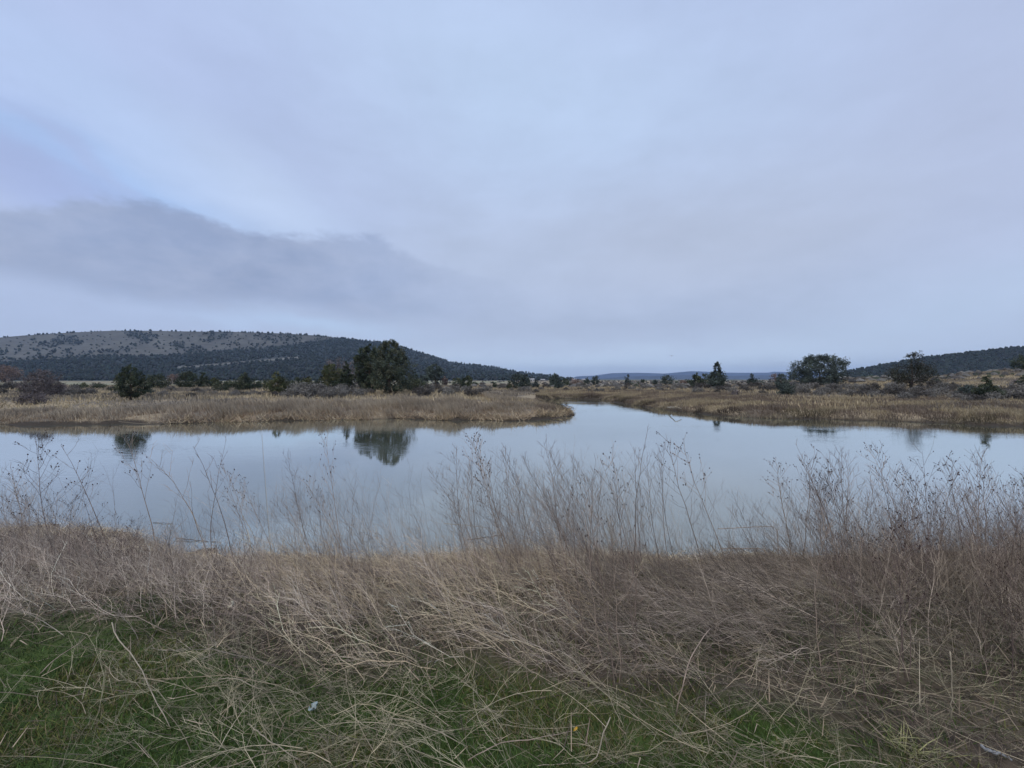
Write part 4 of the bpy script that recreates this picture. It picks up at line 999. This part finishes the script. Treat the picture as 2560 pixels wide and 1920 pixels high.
path_obj('curved_stalk', [(1900, 1625, .10), (1990, 1640, .10), (2079, 1624, .06)], .003, M_pale, 'short pale straw lying on the dark matted weeds', 'stalk')
path_obj('curved_stalk', [(1170, 1905, .02), (1250, 1860, .06), (1330, 1850, .06), (1430, 1835, .03)], .003, M_stem2, 'grey twig lying left of the yellow leaf at the bottom', 'stalk')
path_obj('dead_stalk', [(2452, 1866, .03), (2490, 1885, .04), (2530, 1905, .03)], .008, M_grey, 'thick whitish stick at the lower right corner', 'stick')
# pale dry grass tuft at the lower right
x, y, z = hit(2270, 1880)
nb = 60; an = rng.uniform(0, 6.28, nb); L = rng.uniform(.06, .17, nb)
B = np.stack([rng.normal(0, .05, nb), rng.normal(0, .03, nb), np.zeros(nb)], 1)
V, Q, F3 = blades(B, np.stack([np.cos(an) * L * .8, np.sin(an) * L * .6, L * .7], 1), rng.uniform(.003, .006, nb), np.stack([np.cos(an) * L * .3, np.sin(an) * L * .2, -L * .2], 1))
o = mk('grass_tuft', V, Q, F3, M_straw, col=np.repeat(pick([[.35, .33, .16], [.28, .27, .12]], nb), 5, axis=0)); o.location = (x, y, z)
tag(o, 'yellowish dry grass tuft with curled blades at the lower right', 'grass tuft')
# folded pale leaf, yellow leaf, plastic scrap
def curled(name, px, py, hh, L, W, mat, label, cat, rot=0., bend=.9):
    x, y, z = hit(px, py); nu, nv = 12, 5
    u = np.linspace(0, 1, nu); v = np.linspace(-1, 1, nv); UU, VV = np.meshgrid(u, v, indexing='ij')
    wd = W * np.sin(math.pi * np.clip(UU * .94 + .03, 0, 1)) ** .6
    Xl = np.sin(UU * bend * 2) / (bend * 2) * L; Zl = (1 - np.cos(UU * bend * 2)) / (bend * 2) * L * .6 + VV ** 2 * W * .4
    Yl = VV * wd * .5
    top = np.stack([Xl, Yl, Zl + .0012], -1); bot = np.stack([Xl, Yl, Zl - .0012], -1)
    V = np.concatenate([top.reshape(-1, 3), bot.reshape(-1, 3)]); i = np.arange(nu * nv).reshape(nu, nv)
    q = np.stack([i[:-1, :-1], i[1:, :-1], i[1:, 1:], i[:-1, 1:]], -1).reshape(-1, 4)
    Q = [q, q[:, ::-1] + nu * nv]
    rim = np.concatenate([i[:, 0], i[-1, 1:], i[::-1, -1][1:], i[0, ::-1][1:]])
    Q.append(np.stack([rim[:-1], rim[:-1] + nu * nv, rim[1:] + nu * nv, rim[1:]], -1))
    o = mk(name, V, np.concatenate(Q), None, mat, smooth=True); o.location = (x, y, z + hh); o.rotation_euler = (.25, 0, rot); tag(o, label, cat); return o
M_leafp = flat_mat('bleached leaf', (.55, .52, .40), .7, .2, 30, .15)
M_yel = flat_mat('yellow leaf', (.60, .36, .04), .6, .2, 30, .2)
M_plas = flat_mat('scuffed clear plastic', (.34, .44, .46), .25, .5, 25, .3)
curled('dry_leaf', 570, 1572, .14, .10, .028, M_leafp, 'pale folded dry leaf caught in the stalks left of centre', 'leaf', .1, 1.2)
curled('yellow_leaf', 1434, 1845, .03, .026, .012, M_yel, 'small bright yellow leaf on the turf at lower centre', 'leaf', .6, .5)
curled('plastic_scrap', 778, 1780, .02, .052, .05, M_plas, 'small crumpled pale blue plastic scrap on the turf', 'litter', -.5, .55)
# driftwood at the tip of the point
path_obj('driftwood', [(1378, 1047, .05), (1400, 1044, .14), (1418, 1049, .05)], .05, M_drift, 'dark driftwood branch lying off the tip of the reed point', 'driftwood', water=True)
path_obj('driftwood', [(1395, 1019, .05), (1412, 1012, .2), (1434, 1019, .05)], .05, M_drift, 'dark dead branch in the water behind the tip of the point', 'driftwood', water=True)
path_obj('driftwood', [(1425, 1034, .03), (1436, 1037, .06)], .05, M_drift, 'short dark stub just beyond the tip of the reed point', 'driftwood', water=True)
path_obj('driftwood', [(1668, 1020, .1), (1690, 1018, .35), (1704, 1022, .25)], .05, M_pale, 'pale weathered log on the right bank near the channel', 'driftwood')
x, y, z = hit(2497, 980)
V, Q = tubes(np.array([[[0, 0, 0], [0, 0, .45], [0, 0, .9]]], float), np.array([[.05, .05, .05]]), 6)
o = mk('marker_post', V, Q, None, M_white, smooth=True); o.location = (x, y, z); tag(o, 'small white marker post right of the pointed conifer', 'post')

# ------------------------------------------------------------------ far buildings and trailer
def boxv(x0, x1, y0, y1, z0, z1):
    V = np.array([[x, y, z] for z in (z0, z1) for x, y in ((x0, y0), (x1, y0), (x1, y1), (x0, y1))], float)
    return V, np.array([[3, 2, 1, 0], [4, 5, 6, 7], [0, 1, 5, 4], [1, 2, 6, 5], [2, 3, 7, 6], [3, 0, 4, 7]])
def part(name, boxes, mat, parent):
    Vs, Qs, k = [], [], 0
    for b in boxes:
        V, Q = boxv(*b); Vs.append(V); Qs.append(Q + k); k += 8
    return mk(name, np.concatenate(Vs), np.concatenate(Qs), None, mat, parent)
def house(px, Yd, w, d, hw, hr, label, wall=M_wall, name='farm_building'):
    x = (px - 1280) / F * Yd; z = float(ground(np.array([x]), np.array([float(Yd)]))[0])
    e = empty(name, (x, Yd, z - .05))
    part('wall', [(-w / 2, w / 2, -d / 2, d / 2, 0, hw)], wall, e)
    V = np.array([[-w/2-.2, -d/2-.2, hw+.003], [w/2+.2, -d/2-.2, hw+.003], [w/2+.2, d/2+.2, hw+.003], [-w/2-.2, d/2+.2, hw+.003], [-w/2-.2, 0, hw+hr], [w/2+.2, 0, hw+hr]])
    mk('roof', V, [[0, 1, 5, 4], [2, 3, 4, 5], [3, 2, 1, 0]], [[0, 4, 3], [1, 2, 5]], M_roof, e)
    part('door', [(-.5, .5, -d/2-.05, -d/2-.003, .05, min(2, hw*.85))], M_dark, e)
    for s in (-1, 1): part('window', [(s*w*.32-.5, s*w*.32+.5, -d/2-.05, -d/2-.003, hw*.4, hw*.75)], M_dark, e)
    tag(e, label, 'building')
def trailer(px, Yd, w, hgt, label):
    x = (px - 1280) / F * Yd; z = float(ground(np.array([x]), np.array([float(Yd)]))[0])
    e = empty('trailer', (x, Yd, z))
    c = .25
    V = np.array([[-w/2, -1.1, .4], [w/2, -1.1, .4], [w/2, -1.1, hgt-c], [w/2-c, -1.1, hgt], [-w/2+c, -1.1, hgt], [-w/2, -1.1, hgt-c]])
    V = np.concatenate([V, V + np.array([0, 2.2, 0])])
    mk('body', V, [[i, (i+1) % 6, (i+1) % 6 + 6, i + 6][::-1] for i in range(6)] + [[0, 1, 2, 5], [5, 2, 3, 4], [11, 8, 7, 6], [10, 9, 8, 11]], None, M_white, e)
    for s in (-.25, .25): part('window', [(s*w-.45, s*w+.45, -1.14, -1.102, hgt*.55, hgt*.8)], M_dark, e)
    part('door', [(-.35, .35, -1.14, -1.102, .5, hgt*.85)], M_wall, e)
    an = np.linspace(0, 2*math.pi, 13)[:-1]
    for s in (-.3, .3):
        Vw = np.concatenate([np.stack([s*w + .35*np.cos(an), np.full(12, yy), .35 + .35*np.sin(an)], 1) for yy in (-1.2, -1.0)] + [np.array([[s*w, -1.2, .35]])])
        mk('wheel', Vw, [[i, (i+1) % 12, (i+1) % 12 + 12, i + 12] for i in range(12)], [[24, (i+1) % 12, i] for i in range(12)], M_dark, e)
    tag(e, label, 'trailer')
trailer(428, 230, 4.6, 2.0, 'white trailer on the far field left of the broad dark bush')
house(1329, 380, 5, 4, 1.9, 1.1, 'small pale farm building behind the round junipers at centre', M_white)
house(1357, 420, 4.5, 4, 1.4, .9, 'low pale shed on the far field just right of the small farm building')
house(1436, 430, 4, 4, 1.6, 1.0, 'distant pale hut under the end of the left hill, left one of two')
house(1459, 430, 3.4, 4, 1.6, 1.0, 'distant pale hut before the blue mountains, right one of two')
trailer(2112, 330, 7.5, 2.3, 'long white trailer just right of the big round juniper')

# ------------------------------------------------------------------ the bird
bx_, by_, bz_ = atY(1679, 890, 60.)
K = 9; t = np.linspace(0, 1, K)
def loft(P, A, B, n=8):
    an = np.arange(n) * 2 * math.pi / n
    T_ = np.gradient(P, axis=0); T_ /= np.linalg.norm(T_, axis=1)[:, None]
    U = np.cross(T_, [0, 0, 1.]); U /= np.linalg.norm(U, axis=1)[:, None] + 1e-9; W_ = np.cross(U, T_)
    V = P[:, None] + A[:, None, None] * np.cos(an)[None, :, None] * U[:, None] + B[:, None, None] * np.sin(an)[None, :, None] * W_[:, None]
    i = np.arange(len(P) * n).reshape(len(P), n)
    return V.reshape(-1, 3), np.stack([i[:-1], np.roll(i[:-1], -1, 1), np.roll(i[1:], -1, 1), i[1:]], -1).reshape(-1, 4)
bod = np.stack([(t - .5) * .42, t * 0, .02 * np.sin(t * 3)], 1)
V1, Q1 = loft(bod, .055 * np.sin(math.pi * (t * .92 + .05)) ** .7, .05 * np.sin(math.pi * (t * .92 + .05)) ** .8)
Vs, Qs = [V1], [Q1]; k = len(V1)
for s in (-1, 1):
    u = np.linspace(0, 1, 7)
    P = np.stack([.03 + .05 * np.sin(u * 3) - .10 * u ** 2, s * (.03 + .34 * np.sin(u * 1.35)) , .03 + .16 * np.sin(u * 2.2) - .22 * u ** 2], 1)
    ch = .11 * (1 - .75 * u ** 1.5)
    V = np.concatenate([P + np.stack([c_ * ch, 0 * u, dz + 0 * u], 1) for c_, dz in ((.5, 0), (0, .008), (-.5, 0), (0, -.008))])
    V = V.reshape(4, 7, 3).transpose(1, 0, 2).reshape(-1, 3); i = np.arange(28).reshape(7, 4)
    Q = np.stack([i[:-1], np.roll(i[:-1], -1, 1), np.roll(i[1:], -1, 1), i[1:]], -1).reshape(-1, 4)
    Vs.append(V); Qs.append(Q + k); k += len(V)
M_bird = flat_mat('dark plumage', (.06, .055, .055), .8, .2, 20, .2)
o = mk('bird', np.concatenate(Vs), np.concatenate(Qs), None, M_bird, smooth=True); o.location = (float(bx_), by_, float(bz_)); o.rotation_euler = (.15, -.1, 1.15)
tag(o, 'small dark bird flying with drooped wings above the distant mountains', 'bird')

# ------------------------------------------------------------------ haze
V, Q = boxv(-9500, 9500, -9500, 9500, -2, 260)
mh = bpy.data.materials.new('haze'); mh.use_nodes = True; nt = mh.node_tree
nt.nodes.remove(nt.nodes['Principled BSDF'])
pv = N(nt, 'ShaderNodeVolumePrincipled'); pv.inputs['Color'].default_value = (.50, .70, 1.0, 1); pv.inputs['Density'].default_value = 9e-5
pv.inputs['Anisotropy'].default_value = 0
nt.links.new(pv.outputs[0], nt.nodes['Material Output'].inputs['Volume'])
o = mk('haze', V, Q, None, mh); tag(o, 'thin bluish haze over the whole valley', 'haze', kind='stuff')

# ------------------------------------------------------------------ sky
w_ = bpy.data.worlds.new('World'); sc.world = w_; w_.use_nodes = True; nt = w_.node_tree
bg = nt.nodes['Background']; STR = .1; bg.inputs[1].default_value = STR
SUN_EL, SUN_AZ = math.radians(52), math.radians(205)
sky = N(nt, 'ShaderNodeTexSky', sky_type='NISHITA', sun_disc=False); sky.sun_elevation = SUN_EL; sky.sun_rotation = SUN_AZ
tc = N(nt, 'ShaderNodeTexCoord'); sx = N(nt, 'ShaderNodeSeparateXYZ'); nt.links.new(tc.outputs['Generated'], sx.inputs[0])
def math_(op, a, b=None, c=None, clamp=False):
    n = N(nt, 'ShaderNodeMath', operation=op); n.use_clamp = clamp
    for i, v in enumerate((a, b, c)):
        if v is None: continue
        if isinstance(v, (int, float)): n.inputs[i].default_value = v
        else: nt.links.new(v, n.inputs[i])
    return n.outputs[0]
AZ = math_('ARCTAN2', sx.outputs[0], sx.outputs[1]); EL = math_('ARCSINE', sx.outputs[2])
def noise(scale, det, stretch=(1, 1, 1), rough=.5):
    mp = N(nt, 'ShaderNodeMapping'); mp.inputs['Scale'].default_value = stretch; nt.links.new(tc.outputs['Generated'], mp.inputs[0])
    no = N(nt, 'ShaderNodeTexNoise'); no.inputs['Scale'].default_value = scale; no.inputs['Detail'].default_value = det; no.inputs['Roughness'].default_value = rough
    nt.links.new(mp.outputs[0], no.inputs['Vector']); return no.outputs['Fac']
n1 = noise(2.2, 5, (1, 1, 2.6)); n2 = noise(5, 6, (1, 1, 2.5), .55); n3 = noise(1.3, 3, (1, 1, 1.6))
az = math_('ADD', AZ, math_('MULTIPLY', math_('SUBTRACT', n1, .5), .30))
el = math_('ADD', EL, math_('MULTIPLY', math_('SUBTRACT', n2, .5), .10))
def ae(px, py):
    a = math.atan((px - 1280) / F); return a, math.atan((948 - py) / F * math.cos(a))
def blob(px, py, rx, ry, rot=0., p=1.):
    a0, e0 = ae(px, py)
    u = math_('SUBTRACT', az, a0); v = math_('SUBTRACT', el, e0)
    c, s = math.cos(rot), math.sin(rot)
    U = math_('MULTIPLY_ADD', u, c / rx, math_('MULTIPLY', v, s / rx)); V_ = math_('MULTIPLY_ADD', v, c / ry, math_('MULTIPLY', u, -s / ry))
    r2 = math_('ADD', math_('MULTIPLY', U, U), math_('MULTIPLY', V_, V_))
    return math_('POWER', 2.718, math_('MULTIPLY', r2 if p == 1 else math_('POWER', r2, p), -1.0))
def rgbmix(f, a, b):
    n = N(nt, 'ShaderNodeMix', data_type='RGBA'); 
    for i, v in ((0, f), (6, a), (7, b)):
        if isinstance(v, tuple): n.inputs[i].default_value = (*v, 1)
        elif isinstance(v, (int, float)): n.inputs[i].default_value = v
        else: nt.links.new(v, n.inputs[i])
    return n.outputs[2]
def lin(hexs):
    v = [int(hexs[i:i + 2], 16) / 255 for i in (0, 2, 4)]
    return tuple(((x / 12.92) if x <= .04045 else ((x + .055) / 1.055) ** 2.4) for x in v)
def S_(hexs): return tuple(v * k / STR for v, k in zip(lin(hexs), (.955, .96, .925)))
eln = math_('DIVIDE', EL, .8, clamp=True)
def curve(src, pts):
    """pts: photograph pixels (x, y) -> elevation as a function of azimuth"""
    n = N(nt, 'ShaderNodeFloatCurve'); c = n.mapping.curves[0]
    A = [ae(*p) for p in pts]
    u = [((a + 1.2) / 2.4, e) for a, e in A]
    while len(c.points) < len(u): c.points.new(.5, .5)
    for q, (x_, y_) in zip(c.points, u): q.location = (x_, y_)
    n.mapping.update()
    nt.links.new(math_('DIVIDE', math_('ADD', src, 1.2), 2.4, clamp=True), n.inputs[1]); return n.outputs[0]
def smooth(x, w):
    n = N(nt, 'ShaderNodeMapRange', interpolation_type='SMOOTHSTEP'); nt.links.new(x, n.inputs[0]); n.inputs[1].default_value = -w; n.inputs[2].default_value = w
    return n.outputs[0]
base = rgbmix(eln, S_('B3BFDC'), S_('B3C3EA'))
base = rgbmix(math_('MULTIPLY', math_('SUBTRACT', n3, .38), 2.2, clamp=True), base, S_('B9C9EC'))
SKYB = [ # px,py,rx,ry,rot,p,colour,amount
 (60, 150, .42, .30, 0, 1, 'AFBEE9', .8),
 (380, 60, .25, .12, .3, 1, 'B6C5ED', .6),
 (1300, 250, .50, .2, -.2, 1, 'BCD0F2', .85),
 (300, 280, .50, .08, -.55, 1, 'BACBF1', .45),
 (520, 440, .42, .07, -.42, 1, 'B4C8F2', .5),
 (300, 480, .26, .06, -.30, 1.3, 'A6C4F4', .95),
 (460, 430, .30, .05, -.42, 1.0, 'B8CDF4', .6),
 (660, 500, .16, .07, -.5, 1, 'BFD0F2', .85),
 (40, 420, .18, .04, -.2, 1.2, 'A6B3E0', .75),
 (140, 360, .10, .018, -.5, 1.2, 'ABB8E2', .6),
 (1750, 620, .60, .15, 0, 1, 'B5BFD9', .8),
 (1250, 640, .25, .08, 0, 1, 'B2BFDC', .6),
 (2450, 740, .26, .06, .15, 1, 'BDD1EF', .9),
 (1500, 810, .6, .05, 0, 1, 'ABB8D6', .8),
 (1500, 905, .9, .035, 0, 1, 'C6D8F6', .9),
 (700, 805, .22, .02, -.05, 1, 'BAD2F5', .9),
 (150, 760, .35, .05, 0, 1, 'B1C0E4', .9),
 (2500, 300, .2, .35, .2, 1, 'B7C2E4', .6),
]
col = base
for px, py, rx, ry, rot, p, hx, am in SKYB: col = rgbmix(math_('MULTIPLY', blob(px, py, rx, ry, rot, p), am), col, S_(hx))
n4 = noise(9, 7, (1, 1, 2.2), .6)
elb = math_('ADD', EL, math_('ADD', math_('MULTIPLY', math_('SUBTRACT', n4, .5), .075), math_('MULTIPLY', math_('SUBTRACT', n1, .5), .03)))
TOPC = [(-600, 515), (0, 512), (130, 510), (225, 500), (347, 524), (520, 552), (640, 588), (790, 590), (926, 606), (1041, 640), (1200, 690), (1500, 760), (2300, 900)]
BOTC = [(-600, 640), (0, 680), (150, 712), (290, 745), (420, 758), (520, 757), (650, 762), (900, 790), (1100, 800), (1400, 830), (1700, 870), (2300, 960)]
top_ = smooth(math_('SUBTRACT', curve(AZ, TOPC), elb), .011)
bot_ = smooth(math_('SUBTRACT', elb, curve(AZ, BOTC)), .028)
fade = N(nt, 'ShaderNodeMapRange', interpolation_type='SMOOTHSTEP'); nt.links.new(AZ, fade.inputs[0])
fade.inputs[1].default_value = -.60; fade.inputs[2].default_value = .12; fade.inputs[3].default_value = .97; fade.inputs[4].default_value = 0
bank = math_('MULTIPLY', math_('MULTIPLY', top_, bot_), fade.outputs[0])
bcol = rgbmix(math_('MULTIPLY', math_('SUBTRACT', n4, .36), 3.0, clamp=True), S_('95A4C8'), S_('A4B0D0'))
col = rgbmix(bank, col, bcol)
fine = math_('ADD', math_('MULTIPLY_ADD', n2, .20, .88), math_('MULTIPLY', n4, .10))
sc_n = N(nt, 'ShaderNodeVectorMath', operation='SCALE'); nt.links.new(col, sc_n.inputs[0]); nt.links.new(fine, sc_n.inputs['Scale'])
final = rgbmix(.94, sky.outputs[0], sc_n.outputs[0])
nt.links.new(final, bg.inputs[0])
w_.cycles.sampling_method = 'MANUAL'; w_.cycles.sample_map_resolution = 512

sun = bpy.data.lights.new('sun', 'SUN'); sun.energy = 1.5; sun.angle = math.radians(50); sun.color = (1, .90, .77)
so = bpy.data.objects.new('sun', sun); COL.objects.link(so)
d = Vector((math.sin(SUN_AZ) * math.cos(SUN_EL), math.cos(SUN_AZ) * math.cos(SUN_EL), math.sin(SUN_EL)))
so.rotation_euler = (-d).to_track_quat('-Z', 'Y').to_euler()

sc.view_settings.view_transform = 'Standard'; sc.view_settings.look = 'None'; sc.view_settings.exposure = .13; sc.view_settings.gamma = 1
sc.cycles.max_bounces = 5; sc.cycles.diffuse_bounces = 3; sc.cycles.glossy_bounces = 3; sc.cycles.volume_bounces = 0; sc.cycles.transparent_max_bounces = 4
sc.cycles.use_denoising = True
try: sc.cycles.denoiser = 'OPENIMAGEDENOISE'; sc.cycles.denoising_input_passes = 'RGB_ALBEDO_NORMAL'
except Exception as ex: print(ex)
